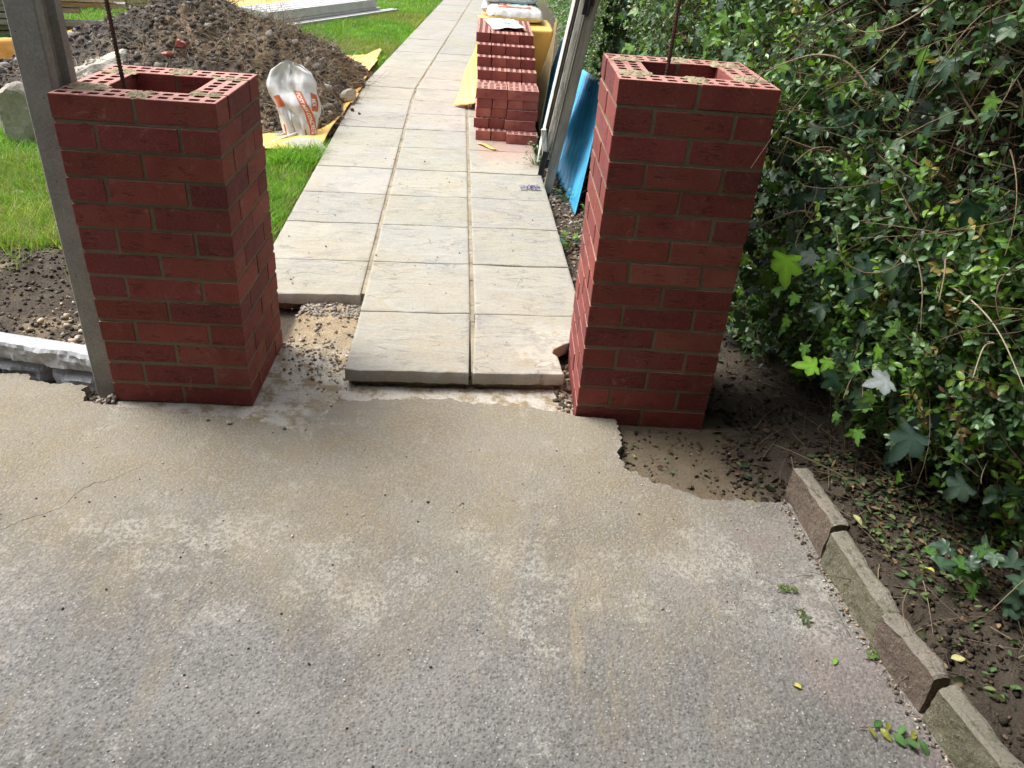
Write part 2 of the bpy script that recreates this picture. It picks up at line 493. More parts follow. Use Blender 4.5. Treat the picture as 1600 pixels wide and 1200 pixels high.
M['rust'] = mat_plain('rusty_steel', (.095, .052, .036), .75, .4, 40, .001, .4, .35)
M['stone'] = mat_plain('pebble', (1, 1, 1), .85, .25, 30, .003, .3, 0, True, 90)
M['soilclod'] = mat_plain('soil_clod', (1, 1, 1), .95, .35, 30, .006, .1, 0, True, 70)
M['straw'] = mat_plain('dry_root', (1, 1, 1), .8, .2, 40, .001, .3, 0, True)
M['twig'] = mat_plain('twig_bark', (1, 1, 1), .8, .3, 40, .002, .25, 0, True, 120)
M['bark'] = mat_plain('stem_bark', (.165, .125, .078), .85, .4, 25, .006, .25, 0, False, 60)
M['leaf'] = mat_leaf('privet_leaf', .32, .25, .6)
M['ivy'] = mat_leaf('ivy_leaf', .42, .18, .4)
M['litter'] = mat_leaf('litter_leaf', .7, .1, .2)
M['grass'] = mat_leaf('grass_blade', .5, .35, .35)
M['orange'] = mat_plain('orange_plastic', (.90, .40, .035), .42, .12, 3, .003, .45, 0, False, 14)
M['yellow'] = mat_plain('yellow_orange_plastic', (.90, .58, .16), .45, .10, 3, .003, .45, 0, False, 14)
M['bagw'] = mat_plain('white_bag_plastic', (.66, .66, .65), .42, .22, 9, .006, .5, 0, False, 22)
M['bagr'] = mat_plain('bag_print_red', (.55, .13, .05), .4, .12, 30, .001, .45)
M['bagink'] = mat_plain('bag_print_dark', (.10, .11, .14), .5, .1, 30, .0005, .4)
M['bagtxt'] = mat_plain('bag_print_white', (.82, .80, .78), .45, .05, 30, .0005, .4)
M['baglt'] = mat_plain('pale_blue_plastic', (.40, .62, .66), .4, .2, 12, .006, .5, 0, False, 25)
M['blue'] = mat_plain('blue_plastic_sheet', (.075, .46, .84), .30, .28, 4, .002, .5, 0, False, 9)
M['oldwood'] = mat_wood('weathered_wood', (.22, .205, .18), (.38, .36, .31), (6, 6, .8))
M['postwood'] = mat_wood('brown_grey_wood', (.13, .115, .09), (.26, .235, .19), (6, 6, .8))
M['palewood'] = mat_wood('flaking_white_wood', (.26, .25, .215), (.44, .42, .37), (7, 7, .9), .85, (.05, .05, .04), .9)
M['thinwood'] = mat_wood('thin_board_wood', (.25, .19, .09), (.36, .28, .15), (6, 6, 1))
M['newwood'] = mat_wood('treated_timber', (.50, .42, .20), (.62, .54, .30), (.8, 7, 7), .8, (.34, .26, .12))
M['greywood'] = mat_wood('grey_timber', (.26, .25, .23), (.42, .40, .36), (.8, 7, 7))
M['black'] = mat_plain('black_iron', (.025, .025, .028), .6, .3, 40, .001, .4, .3)
M['paper'] = mat_plain('white_packet', (.78, .80, .80), .5, .08, 30, .004, .4, 0, False, 40)
M['petal'] = mat_leaf('violet_petal', .6, .3, .3)
M['housebrick'] = mat_plain('house_wall', (.16, .10, .08), .9, .3, 20, .005, .2)
M['roofing'] = mat_plain('roof_board', (.10, .095, .09), .9, .2, 10, .002, .2)

# ================================================================== THE SETTING
def jL(y):                       # joint between the left and the middle slab column
    y = np.asarray(y, float)
    return np.where(y < 4.9, .715 - .033 * (y - .17), .559 + .041 * (y - 4.9))
def jM(y):
    return jL(y) + .452
def pR(y):
    return jM(y) + .452
def pL(y):
    return jL(y) - .462

def ground_h(x, y):
    n = fbm(x * 3, y * 3, 3) - .5
    f = fbm(x * 22, y * 22, 9, 3) - .5
    h = np.full_like(x, -.035)
    lawn = ss(.95, 1.25, y + .15 * n) * ss(0, -.06, x - pL(y))
    h = h + lawn * (.065 + .03 * n)
    soil = ss(.12, .2, y + .2 * (x + .1)) * ss(-.02, -.08, x) * (1 - lawn)
    h = h + soil * (.095 + .05 * n + .03 * f)
    gap = ss(.42, .47, x) * ss(.76, .70, x) * ss(-.1, .1, y) * ss(1.0, .8, y)
    h = h + gap * (.02 + .03 * n + .03 * f + .03 * ss(.3, .7, y))
    rt = ss(0, .05, x - pR(y)) * ss(.25, .6, y)
    h = h + rt * (.04 + .03 * f + .02 * n)
    xk = np.interp(y, [-3, -1.56, -1.13, -.92, -.4], [2.55, 2.285, 2.200, 2.175, 2.145]); bed = ss(0, .035, x - xk) * ss(-.28, -.42, y)
    slope = ss(1.98, 2.5, x) * ss(-.45, -.25, y)
    h = h + np.maximum(bed, slope * .85) * (.128 + .05 * n + .03 * f) + ss(2.3, 3.2, x) * .05
    hole = ss(1.6, 1.65, x) * ss(-.45, -.38, y) * ss(.05, 0, y) * (1 - bed)
    h = h + hole * (.012 + .012 * f)
    e = lambda x0, x1, y0, y1, w=.03: ss(x0 - w, x0, x) * ss(x1 + w, x1, x) * ss(y0 - w, y0, y) * ss(y1 + w, y1, y)
    k = e(-.02, .60, -.20, .46); h = h * (1 - k) + k * (-.002 + .006 * f)
    k = e(.55, .70, -.20, .20, .06); h = h * (1 - k) + k * (-.008 + .008 * f)
    k = e(1.50, 1.99, -.10, .50); h = h * (1 - k) + k * (-.022 + .005 * f)
    k = e(.70, 1.50, -.2, .25, .02); h = h * (1 - k) + k * (-.012 + .006 * f)
    return h

def axis(a, b, step, far):
    core = np.arange(a, b + 1e-6, step)
    o = [step * 1.5 ** k for k in range(1, 60)]
    r = b + np.cumsum(o); r = r[r < far]; l = a - np.cumsum(o); l = l[l > -far][::-1]
    return np.concatenate([[-far * 1.3], l, core, r, [far * 1.3]])
gx = axis(-2.4, 3.2, .02, 70); gy = axis(-1.9, 4.2, .022, 70)
GX, GY = np.meshgrid(gx, gy)
GZ = ground_h(GX, GY)
far = np.maximum(ss(10, 30, np.abs(GX)), ss(20, 40, np.abs(GY)))
GZ = GZ * (1 - far) + .02 * far
n1 = fbm(GX * 5, GY * 5, 41); n2 = fbm(GX * 2, GY * 2, 42)
mg = ss(1.0, 1.35, GY + .5 * (n1 - .5)) * ss(.02, -.06, GX - pL(GY))
mg = np.maximum(mg, ss(12, 16, GY)); mg = np.maximum(mg, ss(-4, -5, GX))
ms = ss(.42, .5, GX) * ss(.8, .7, GX) * ss(-.12, .12, GY) * ss(1., .8, GY)
ms = np.maximum(ms, .28 * ss(1.6, 1.7, GX) * ss(2.1, 1.95, GX + .3 * (n1 - .5)) * ss(-.45, -.38, GY) * ss(.2, 0, GY))
ms = np.maximum(ms, .5 * ss(.55, .75, n1) * ss(0, -.1, GX) * ss(1.2, .9, GY) * ss(.1, .2, GY))
mc = ss(.38, .42, GX) * ss(.74, .62, GX + .2 * (n1 - .5)) * ss(-.3, -.2, GY) * ss(.55, .30, GY + .5 * (n2 - .5))
mc = np.maximum(mc, ss(.62, .7, GX) * ss(1.56, 1.48, GX) * ss(-.2, -.1, GY) * ss(.3, .2, GY))
mc = np.maximum(mc, ss(-.08, 0, GX) * ss(.7, .6, GX) * ss(-.25, -.2, GY) * ss(.02, -.02, GY) * .8)
nx, ny = len(gx), len(gy)
I = np.arange(nx * ny).reshape(ny, nx)
Q = np.stack([I[:-1, :-1], I[:-1, 1:], I[1:, 1:], I[1:, :-1]], -1).reshape(-1, 4)
ground = npmesh('ground', np.stack([GX, GY, GZ], -1).reshape(-1, 3), Q, M['ground'],
                tint=np.stack([ms, mc, mg], -1).reshape(-1, 3), smooth=True)
tag(ground, 'bare brown soil and rough lawn around the path', None, None, 'structure')

# driveway: a 3 cm layer with a broken edge
edge = [(-6, 1.25), (-3, .66), (-1.5, .36), (-.9, .225), (-.6, .165), (-.425, .115), (-.339, .121), (-.286, .076), (-.20, .060), (-.125, .062), (-.085, -.03),
        (.02, -.055), (.12, -.05), (.269, -.081), (.38, -.085), (.476, -.101), (.584, -.129), (.658, -.098), (.70, -.02), (.737, .045), (.9, .06),
        (1.082, .072), (1.3, .05), (1.47, .035), (1.515, .008), (1.60, .004), (1.652, .0), (1.650, -.10), (1.640, -.20), (1.642, -.275), (1.70, -.315),
        (1.758, -.355), (1.863, -.409), (1.99, -.41), (2.118, -.41), (2.145, -.62), (2.165, -.92), (2.19, -1.13), (2.225, -1.3),
        (2.33, -1.8), (2.4, -6.0), (-6, -6.0)]
bd = []
for i, p in enumerate(edge):
    q = edge[(i + 1) % len(edge)]
    L = math.dist(p, q)
    straight = L > 1.2 or (p[0] > 2.1 and q[0] > 2.1)
    k = 1 if L > 3 else max(1, int(L / .007))
    for j in range(k):
        t = j / k
        x = p[0] + (q[0] - p[0]) * t; y = p[1] + (q[1] - p[1]) * t
        if not straight:
            a = .013 * (float(fbm(x * 14, y * 14, 5)) - .5) * 2 + .014 * (float(fbm(x * 55, y * 55, 6, 3)) - .5) * 2 + random.uniform(-.003, .003)
            nxn, nyn = (q[1] - p[1]) / L, -(q[0] - p[0]) / L
            if 1.51 < x < 1.65 and y > -.05: a = -abs(a) * .3; nxn, nyn = 0, 1
            x += nxn * a; y += nyn * a
        bd.append((x, y))
bm = bmesh.new()
top = [bm.verts.new((x, y, .012)) for x, y in bd]
bot = [bm.verts.new((x + random.uniform(-.004, .004), y - random.uniform(0, .006), -.05)) for x, y in bd]
bm.faces.new(top)
for i in range(len(top)):
    j = (i + 1) % len(top)
    bm.faces.new((top[i], bot[i], bot[j], top[j]))
bmesh.ops.recalc_face_normals(bm, faces=bm.faces)
me = bpy.data.meshes.new('driveway'); bm.to_mesh(me); bm.free()
tag(link('driveway', me, M['asphalt']), 'grey tarmac driveway dusted with sand and cement', None, None, 'structure')

# ---- path of riven slabs
path = empty('path', (0, 0, 0), 0, 'pale riven concrete slab path leading away down the garden', None, None, 'structure')
rowY = [.18, .65, 1.158, 1.643, 2.115, 2.609, 3.122, 3.612, 4.095, 4.57, 5.06] + [5.06 + .485 * k for k in range(1, 26)]
PV = []; PQ = []; PT = []
def slab(c, tintc, notch=None, n=14, nyy=14, front_rag=.0):
    """c: four corners ccw starting front-left; top surface at .06"""
    global PV, PQ, PT
    b = sum(len(v) for v in PV)
    eg = lambda k: np.concatenate([[0, .006], np.linspace(.03, .97, k - 4), [.994, 1]]) if k > 6 else np.linspace(0, 1, k)
    u, v = np.meshgrid(eg(n), eg(nyy))
    c = np.array(c, float)
    X = (c[0][0] * (1 - u) + c[1][0] * u) * (1 - v) + (c[3][0] * (1 - u) + c[2][0] * u) * v
    Y = (c[0][1] * (1 - u) + c[1][1] * u) * (1 - v) + (c[3][1] * (1 - u) + c[2][1] * u) * v
    if notch is not None: X = notch(X, Y, u)
    ed = np.minimum(np.minimum(u, 1 - u) * .45, np.minimum(v, 1 - v) * .45)
    Y = Y + (v == 0) * front_rag * (fbm(X * 40, Y * 3, 8) - .5)
    Z = .06 + .004 * (fbm(X * 9 + c[0][0] * 7, Y * 26, 77, 3) - .5) * 2 - .0018 * (ed < .002) + random.uniform(-.0015, .0015)
    top = np.stack([X, Y, Z], -1).reshape(-1, 3)
    # skirt
    ring = list(range(n)) + [k * n + n - 1 for k in range(1, nyy)] + [(nyy - 1) * n + k for k in range(n - 2, -1, -1)] + [k * n for k in range(nyy - 2, 0, -1)]
    low = top[ring].copy(); low[:, 2] = .012 + .004 * np.array([random.random() for _ in ring])
    II = np.arange(n * nyy).reshape(nyy, n)
    q = np.stack([II[:-1, :-1], II[:-1, 1:], II[1:, 1:], II[1:, :-1]], -1).reshape(-1, 4)
    r = np.array(ring); m = len(r); lo = n * nyy + np.arange(m)
    sk = np.stack([r, lo, np.roll(lo, -1), np.roll(r, -1)], -1)
    PV.append(np.concatenate([top, low])); PQ.append(np.concatenate([q, sk]) + b)
    PT.append(np.tile(np.array(tintc), (n * nyy + m, 1)))
def notch_front(X, Y, u):
    # right edge of the broken slab: bitten corner beside the pillar
    lim = np.interp(Y, [.20, .27, .33, .37, .42, .46, .52, .70], [1.487, 1.482, 1.472, 1.455, 1.500, 1.540, 1.556, 1.562])
    lim = lim + .012 * (fbm(Y * 30, X * 0 + 3, 4) - .5)
    x0 = 1.163
    return x0 + (lim - x0) * u
for i in range(len(rowY) - 1):
    y0, y1 = rowY[i], rowY[i + 1]
    g = .0042 if i > 0 else 0
    for colm in range(3):
        if colm == 0:
            if i == 0: continue
            ya, yb = (.79, y1) if i == 1 else (y0, y1)
            fa = (pL, jL)
        else:
            ya, yb = y0, y1
            fa = (jL, jM) if colm == 1 else (jM, pR)
        xa, xb = fa[0], fa[1]
        gl = .009 if colm else 0.0; gr = .009 if colm < 2 else 0.0
        sl_ = .055
        def P_(f, y, g_):
            x = float(f(y)) + g_
            return (x, y + sl_ * (x - float(jM(y))))
        k = random.uniform(.88, 1.06)
        tc = (k * random.uniform(.98, 1.03), k, k * random.uniform(.94, 1.03))
        yb_ = yb
        cs = [P_(xa, ya + g, gl), P_(xb, ya + g, -gr), P_(xb, yb_ - g, -gr), P_(xa, yb_ - g, gl)]
        if i == 0 and colm == 1: cs[0] = (.718, .166); cs[1] = (1.149, .180)
        if i == 0 and colm == 2: cs[0] = (1.165, .181); cs[1] = (1.49, .206)
        if i > 12: slab(cs, tc, None, 8, 8)
        else: slab(cs, tc, notch_front if (i == 0 and colm == 2) else None, 24 if i < 3 else 12, 24 if i < 3 else 12, .012 if i == 0 else .004)
npmesh('slab', np.concatenate(PV), np.concatenate(PQ), M['slab'], path, np.concatenate(PT))
# mortar in the long joints, and the dark bed under the slabs
jb = MB()
for f, ys in ((jL, .80), (jM, .19)):
    yy = ys
    while yy < 16:
        L = .05 if yy < 5 else .4
        w = .0085
        z = .0555 + random.uniform(-.002, .0015)
        x0, x1 = float(f(yy)), float(f(yy + L))
        jb.add([(x0 - w, yy, z), (x0 + w, yy, z), (x1 + w, yy + L, z), (x1 - w, yy + L, z),
                (x0 - w, yy, .02), (x0 + w, yy, .02), (x1 + w, yy + L, .02), (x1 - w, yy + L, .02)],
               [(0, 1, 2, 3), (0, 4, 5, 1), (1, 5, 6, 2), (2, 6, 7, 3), (3, 7, 4, 0)])
        yy += L
jb.obj('joint', M['joint'], path)
bedm = MB()
def ragged(x0, x1, yf, depth, z0, z1, st=.012):
    """a strip of rough mortar with a ragged front"""
    n = int((x1 - x0) / st)
    rows = []
    for z, off in ((z1, 0.004), ((z0 * .35 + z1 * .65), .0), (z0 * .7 + z1 * .3, .012), (z0, .0)):
        r = []
        for i in range(n + 1):
            x = x0 + (x1 - x0) * i / n
            r.append((x, yf(x) + off + .035 * (float(fbm(x * 16, z * 45, 6)) - .35) + random.uniform(-.003, .003), z))
        rows.append(r)
    b = [p for r in rows for p in r]
    m = n + 1
    f = [(r * m + i, (r + 1) * m + i, (r + 1) * m + i + 1, r * m + i + 1) for r in range(3) for i in range(n)]
    bedm.add(b, f)
    bedm.box(x0, x1, max(yf(x0), yf(x1)) + .03, max(yf(x0), yf(x1)) + depth, z0, z1)
ragged(.735, 1.455, lambda x: .185 + .03 * (x - .72), .5, -.06, .013)
ragged(.24, .69, lambda x: .785 + .05 * (x - .25), .4, -.05, .013)
bedm.box(.20, 1.52, 1.25, 3.0, -.06, .012)
bedm.obj('bed', M['bed'], path)

# ================================================================== BRICK PILLARS
BL, BW, BH, J = .215, .1025, .065, .010
HOLE = []
for a in range(5):
    for b in range(2):
        HOLE.append((-.0845 + a * .04225, -.0215 + b * .043))
def brick_mesh(mb, X=None, tint=(1, 1, 1), hx=.0142, hy=.0122, jit=.0009, depth=None):
    """one perforated brick centred at the origin (length along x)"""
    x = BL / 2; y = BW / 2; z = BH / 2; d = 2 * z if depth is None else depth
    c = .0016
    bx = [-x + c]; by = [-y + c]
    for a in range(4): bx.append(-.0845 + (a + .5) * .04225)
    bx.append(x - c); by.append(0); by.append(y - c)
    V = []; F = []
    def v(*p): V.append(p); return len(V) - 1
    for sgn in (1, -1):
        if sgn < 0 and depth is not None:
            k = [v(sx * (x - c), sy * (y - c), -z) for sx, sy in ((-1, -1), (1, -1), (1, 1), (-1, 1))]
            F.append(tuple(k[::-1])); continue
        for a in range(5):
            for b in range(2):
                hxc, hyc = -.0845 + a * .04225, -.0215 + b * .043
                C4 = [v(bx[a], by[b], sgn * z), v(bx[a + 1], by[b], sgn * z), v(bx[a + 1], by[b + 1], sgn * z), v(bx[a], by[b + 1], sgn * z)]
                q = .0042; O = []
                for (sx, sy, first) in ((-1, -1, 0), (1, -1, 1), (1, 1, 0), (-1, 1, 1)):
                    e1 = (hxc + sx * hx, hyc + sy * (hy - q)); e2 = (hxc + sx * (hx - q), hyc + sy * hy)
                    O += [e1, e2] if first == 0 else [e2, e1]
                o = [v(p[0], p[1], sgn * z) for p in O]
                fs = []
                for k in range(4):
                    fs.append((C4[k], o[2 * k], o[2 * k + 1]))
                    fs.append((C4[k], o[2 * k + 1], o[(2 * k + 2) % 8], C4[(k + 1) % 4]))
                if sgn > 0:
                    lo = [v(p[0], p[1], z - d) for p in O]
                    for k in range(8): fs.append((o[k], lo[k], lo[(k + 1) % 8], o[(k + 1) % 8]))
                    if depth is not None: fs.append(tuple(lo))
                F.extend(fs)
    # sides with a small arris
    top = [v(sx * (x - c), sy * (y - c), z) for sx, sy in ((-1, -1), (1, -1), (1, 1), (-1, 1))]
    def pj(p): return tuple(q + random.uniform(-jit, jit) for q in p)
    u = [v(*pj((sx * x, sy * y, z - c))) for sx, sy in ((-1, -1), (1, -1), (1, 1), (-1, 1))]
    w = [v(*pj((sx * x, sy * y, -z + c))) for sx, sy in ((-1, -1), (1, -1), (1, 1), (-1, 1))]
    bt = [v(sx * (x - c), sy * (y - c), -z) for sx, sy in ((-1, -1), (1, -1), (1, 1), (-1, 1))]
    for k in range(4):
        l = (k + 1) % 4
        F += [(top[k], u[k], u[l], top[l]), (u[k], w[k], w[l], u[l]), (w[k], bt[k], bt[l], w[l])]
    mb.add(V, F, tint, 0, X)

def tint_brick():
    k = random.uniform(.72, 1.15)
    r = random.random()
    if r < .10: return (k * 1.10, k * 1.45, k * 1.35)
    if r < .28: return (k * .74, k * .80, k * 1.0)
    return (k, k * random.uniform(.9, 1.15), k * random.uniform(.9, 1.15))

def patch(mb, x0, x1, y0, y1, z, seed, th=.46, hmax=.005):
    st = .0035
    nx = int((x1 - x0) / st); ny = int((y1 - y0) / st)
    xs = np.linspace(x0, x1, nx + 1); ys = np.linspace(y0, y1, ny + 1)
    A, B = np.meshgrid(xs, ys)
    e = np.minimum(np.minimum(A - x0, x1 - A) / (x1 - x0), np.minimum(B - y0, y1 - B) / (y1 - y0)) * 2
    m = fbm(A * 55, B * 55, seed) * .6 + fbm(A * 18, B * 18, seed + 4) * .4 + .35 * np.clip(e * 2.2, 0, 1) - .22
    H = z - .0004 + np.clip(m - th, 0, .3) * hmax * 5 * (.6 + .8 * fbm(A * 160, B * 160, seed + 2))
    keep = m > th
    idx = -np.ones(A.shape, int); V = []; F = []
    for j in range(ny):
        for i in range(nx):
            if keep[j, i] or keep[j, i + 1] or keep[j + 1, i] or keep[j + 1, i + 1]:
                q = []
                for (b, a) in ((j, i), (j, i + 1), (j + 1, i + 1), (j + 1, i)):
                    if idx[b, a] < 0:
                        idx[b, a] = len(V); V.append((A[b, a], B[b, a], H[b, a]))
                    q.append(idx[b, a])
                F.append(tuple(q))
    if F: mb.add(V, F)

def pillar(loc, rz, n, label, seed):
    random.seed(seed)
    root = empty('brick_pillar', loc, rz, label, 'pillar', 'brick gate pillars either side of the path')
    br = MB(); mo = MB(); sm = MB()
    Wd = .44; h = BW / 2; s = BL / 2
    for k in range(n):
        z = k * (BH + J) + BH / 2
        if k % 2 == n % 2: pass
        even = (n - 1 - k) % 2 == 0
        lay = []
        for a in (s, Wd - s):
            lay += [(a, h, 0), (a, Wd - h, 0)]
        lay += [(h, Wd / 2, 90), (Wd - h, Wd / 2, 90)]
        if not even:
            lay = [(y, x, 90 - r) for x, y, r in lay]
        for (x, y, r) in lay:
            dx, dy = random.uniform(-.0012, .0012), random.uniform(-.0015, .0015)
            X = Matrix.Translation((x + dx, y + dy, z + random.uniform(-.001, .001))) @ Matrix.Rotation(rad(r + random.uniform(-.25, .25)), 4, 'Z')
            if k >= n - 1: brick_mesh(br, X, tint_brick(), depth=.05)
            else: br.box(-BL / 2, BL / 2, -BW / 2, BW / 2, -BH / 2, BH / 2, tint_brick(), 0, X, .0016, .0007)
    i0, i1 = .0026, BW - .0026
    zt = (n - 1) * (BH + J) - .001
    for (a0, a1, b0, b1) in ((i0, Wd - i0, i0, i1), (i0, Wd - i0, Wd - i1, Wd - i0), (i0, i1, i1, Wd - i1), (Wd - i1, Wd - i0, i1, Wd - i1)):
        mo.box(a0, a1, b0, b1, .0, zt)
    # the upright joints of the top course
    z0, z1 = zt + .0003, zt + BH - .001
    for yy in ((i0, i1), (Wd - i1, Wd - i0)):
        mo.box(Wd / 2 - .006, Wd / 2 + .006, yy[0], yy[1], z0, z1)
    for xx in ((i0, i1), (Wd - i1, Wd - i0)):
        for yc in (BW + .005, Wd - BW - .005):
            mo.box(xx[0], xx[1], yc - .006, yc + .006, z0, z1)
    zz = n * (BH + J) - J + .0006
    # mortar squeezed over the top bed
    sp = [(Wd / 2 - .035, Wd / 2 + .035, .003, BW), (Wd / 2 - .03, Wd / 2 + .04, Wd - BW, Wd - .003),
          (.004, BW + .02, BW - .028, BW + .040), (Wd - BW, Wd - .005, BW - .022, BW + .025),
          (Wd - BW - .02, Wd - .004, Wd - BW - .03, Wd - BW + .022), (.004, BW + .01, Wd - BW - .03, Wd - BW + .03)]
    if seed == 11: sp += [(.003, .10, .06, BW + .03)]
    else: sp += [(.005, .085, .05, .12), (Wd - .10, Wd - .01, .10, .18), (Wd - .12, Wd - .02, Wd - .09, Wd - .02)]
    for q, (a0, a1, b0, b1) in enumerate(sp):
        patch(sm, a0, a1, b0, b1, zz, seed * 31 + q)
    br.obj('brickwork', M['brick'], root)
    mo.obj('mortar', M['mortar'], root)
    sm.obj('mortar_smear', M['smear'], root)
    return root

pillar((0, 0, 0), 0, 13, 'shorter red brick pillar left of the path, beside the concrete fence post', 11)
pillar((1.5171, .0182, -.0205), rad(-1.339), 15, 'taller red brick pillar right of the path, against the hedge', 12)

def rebar(base, top, label):
    mb = MB(); b = Vector(base); t = Vector(top); d = (t - b); L = d.length; d.normalize()
    e = empty('reinforcing_bar', base, 0, label, 'steel bar', 'steel bars standing in the hollow pillars')
    n = 40
    core = MB(); core.tube([(0, 0, 0), tuple(d * L)], .0054, 10); core.obj('bar', M['rust'], e, True)
    rb = MB()
    a = d.cross(Vector((1, .2, 0))).normalized(); c = d.cross(a)
    k = 0; z = .3 * 0
    while z < L:
        # slanted crescent ribs on two sides
        for sgn in (0, math.pi):
            pts = []
            for q in range(6):
                th = sgn + .25 + q * (math.pi - .5) / 5
                pts.append(d * (z + q * .0016) + (a * math.cos(th) + c * math.sin(th)) * .0056)
            rb.tube(pts, [.0004, .0011, .0013, .0013, .0011, .0004], 4, cap=False)
        z += .0085
    rb.obj('rib', M['rust'], e)
    return e
rebar((.166, .150, -.02), (.118, .165, 1.62), 'rusty ribbed steel bar rising from the hollow of the left pillar')
rebar((1.662, .165, -.04), (1.678, .150, 1.75), 'rusty ribbed steel bar rising from the hollow of the right pillar')

# ================================================================== CONCRETE POST AND GRAVEL BOARDS
def hpost():
    e = empty('fence_post', (-.088, .052, -.1), rad(-4), 'tall grey slotted concrete fence post behind the left pillar', 'fence post')
    w, d, sl, s0, s1 = .084, .125, .022, .040, .088
    prof = [(0, .004), (.004, 0), (w - .004, 0), (w, .004), (w, s0 - .006), (w - sl, s0), (w - sl, s1), (w, s1 + .006), (w, d), (0, d), (0, s1 + .006), (sl, s1), (sl, s0), (0, s0 - .006)]
    V = []; F = []; hs_ = [0, .3, .6, .9, 1.2, 1.5, 1.9, 2.35]
    for h in hs_:
        for x, y in prof: V.append((x, y, h))
    n = len(prof)
    for k in range(len(hs_) - 1):
        for i in range(n): F.append((k * n + i, k * n + (i + 1) % n, (k + 1) * n + (i + 1) % n, (k + 1) * n + i))
    F.append(tuple(range(n))[::-1]); F.append(tuple((len(hs_) - 1) * n + i for i in range(n)))
    mb = MB(); mb.add(V, F); mb.obj('shaft', M['post'], e)
    return e
hpost()

def gravel_board(x0, y0, x1, y1, label):
    """rock-faced board from the post end (x0,y0) to the far end"""
    L = math.dist((x0, y0), (x1, y1)); a = math.atan2(y1 - y0, x1 - x0)
    e = empty('gravel_board', (x0, y0, -.05), a, label, 'gravel board', 'rock faced gravel boards along the fence line')
    # local: x runs along the board (away from the post), local -y... front face is +y after the turn
    nx, nz = int(L / .011), 16; H = .158; V = []
    for j in range(nz + 1):
        for i in range(nx + 1):
            x = L * i / nx; z = H * j / nz
            row = 0 if z < H * .52 else 1
            cx = x / .20 + row * .5; cell = math.floor(cx); fx = cx - cell
            fz = (z / H - (0 if row == 0 else .52)) / (.52 if row == 0 else .48)
            m = min(min(fx, 1 - fx) * 7 if row == 0 else 1, min(fz, 1 - fz) * 5.0 if row == 0 else min(fz * 5, 9), 1)
            rocky = fbm(np.array(x * 13 + cell * 5), np.array(z * 20 + row * 9), 21, 4)
            facet = abs(float(fbm(np.array(x * 8), np.array(z * 16), 31, 2)) - .5)
            y = .003 + m * (.008 + .030 * float(rocky) + .045 * facet + .012 * float(fbm(np.array(x * 60), np.array(z * 70), 5, 2)))
            zz = z
            if j == nz: y *= .75
            V.append((x, y, zz))
    F = [(j * (nx + 1) + i, j * (nx + 1) + i + 1, (j + 1) * (nx + 1) + i + 1, (j + 1) * (nx + 1) + i) for j in range(nz) for i in range(nx)]
    b = len(V)
    mb = MB(); 
    tb = [(L * i / nx, -.030, H) for i in range(nx + 1)]
    V2 = V + tb
    for i in range(nx): F.append((nz * (nx + 1) + i, nz * (nx + 1) + i + 1, b + i + 1, b + i))
    k = len(V2); V2 += [(0, -.030, 0), (L, -.030, 0)]
    F.append((b, b + nx, k + 1, k))
    F.append((0, k, b, nz * (nx + 1))); 
    mb.add(V2, F); mb.obj('panel', M['panel'], e)
    return e
gravel_board(-.075, .118, -1.60, .425, 'rock faced grey concrete board running left from the fence post')
# a second post and board just outside the frame carry the line on

# ================================================================== KERB EDGING STONES
def kerb(p0, p1, w, h, h1, tiltx, mat, label, z0=-.06, chip=0):
    L = math.dist(p0, p1); a = math.atan2(p1[1] - p0[1], p1[0] - p0[0])
    e = empty('edging_stone', (p0[0], p0[1], z0), a, label, 'kerb stone', 'concrete edging stones along the driveway')
    n, nz, nw = 26, 12, 5
    mb = MB(); V = []; F = []
    # local x along, local +y to the driveway side is negative; cross-section swept along x
    def cs(x):
        t = x / L; H = (h - z0) * (1 - t) + (h1 - z0) * t
        pts = []
        for j in range(nz + 1): pts.append((0, H * j / nz))
        for j in range(1, nw + 1): pts.append((w * j / nw, H))
        for j in range(1, nz + 1): pts.append((w, H * (1 - j / nz)))
        o = []
        for (y, z) in pts:
            r = .006
            if y < r and z > H - .001: z -= r * .6
            if y > w - r and z > H - .001: z -= r * .6
            d = (float(fbm(np.array(x * 18 + z * 9), np.array(y * 30 + z * 22), 51 + chip, 3)) - .5) * .008 + (float(fbm(np.array(x * 60), np.array(y * 60 + z * 60), 57, 2)) - .5) * .004
            if chip and t > .86 and z > H - .05: z -= (t - .86) * .10 * float(vn(np.array(x * 70), np.array(y * 40), 3))
            xx = x
            if t == 0 or t == 1:
                xx += (float(fbm(np.array(z * 30), np.array(y * 30), 9 + chip)) - .5) * .014
            o.append((xx + tiltx * (z / H) * (t - .5), y + d, z + (d if z > .01 else 0)))
        return o
    for i in range(n + 1): V += cs(L * i / n)
    m = len(cs(0))
    for i in range(n):
        for k in range(m - 1): F.append((i * m + k, (i + 1) * m + k, (i + 1) * m + k + 1, i * m + k + 1))
    for i in (0, n):
        f = []
        for k in range(nz):
            f.append((i * m + k, i * m + k + 1, i * m + m - 2 - k, i * m + m - 1 - k))
        F += f
        F.append(tuple(i * m + nz + k for k in range(nw + 1)))
    mb.add(V, F); mb.obj('block', mat, e, False)
    return e
kerb((2.117, -.375), (2.128, -.640), .046, .118, .135, .0, M['kerbr'], 'farthest edging stone of the row, nearest the brick pillar', chip=2)
kerb((2.120, -.664), (2.148, -.925), .048, .122, .112, .01, M['kerb'], 'mossy grey edging stone, second from the pillar end of the row')
kerb((2.138, -.934), (2.176, -1.122), .046, .120, .126, -.01, M['kerbr'], 'reddish brown edging stone between two grey ones', chip=5)
kerb((2.172, -1.140), (2.255, -1.560), .050, .120, .120, .0, M['kerb'], 'nearest mossy grey edging stone at the picture\'s bottom right')

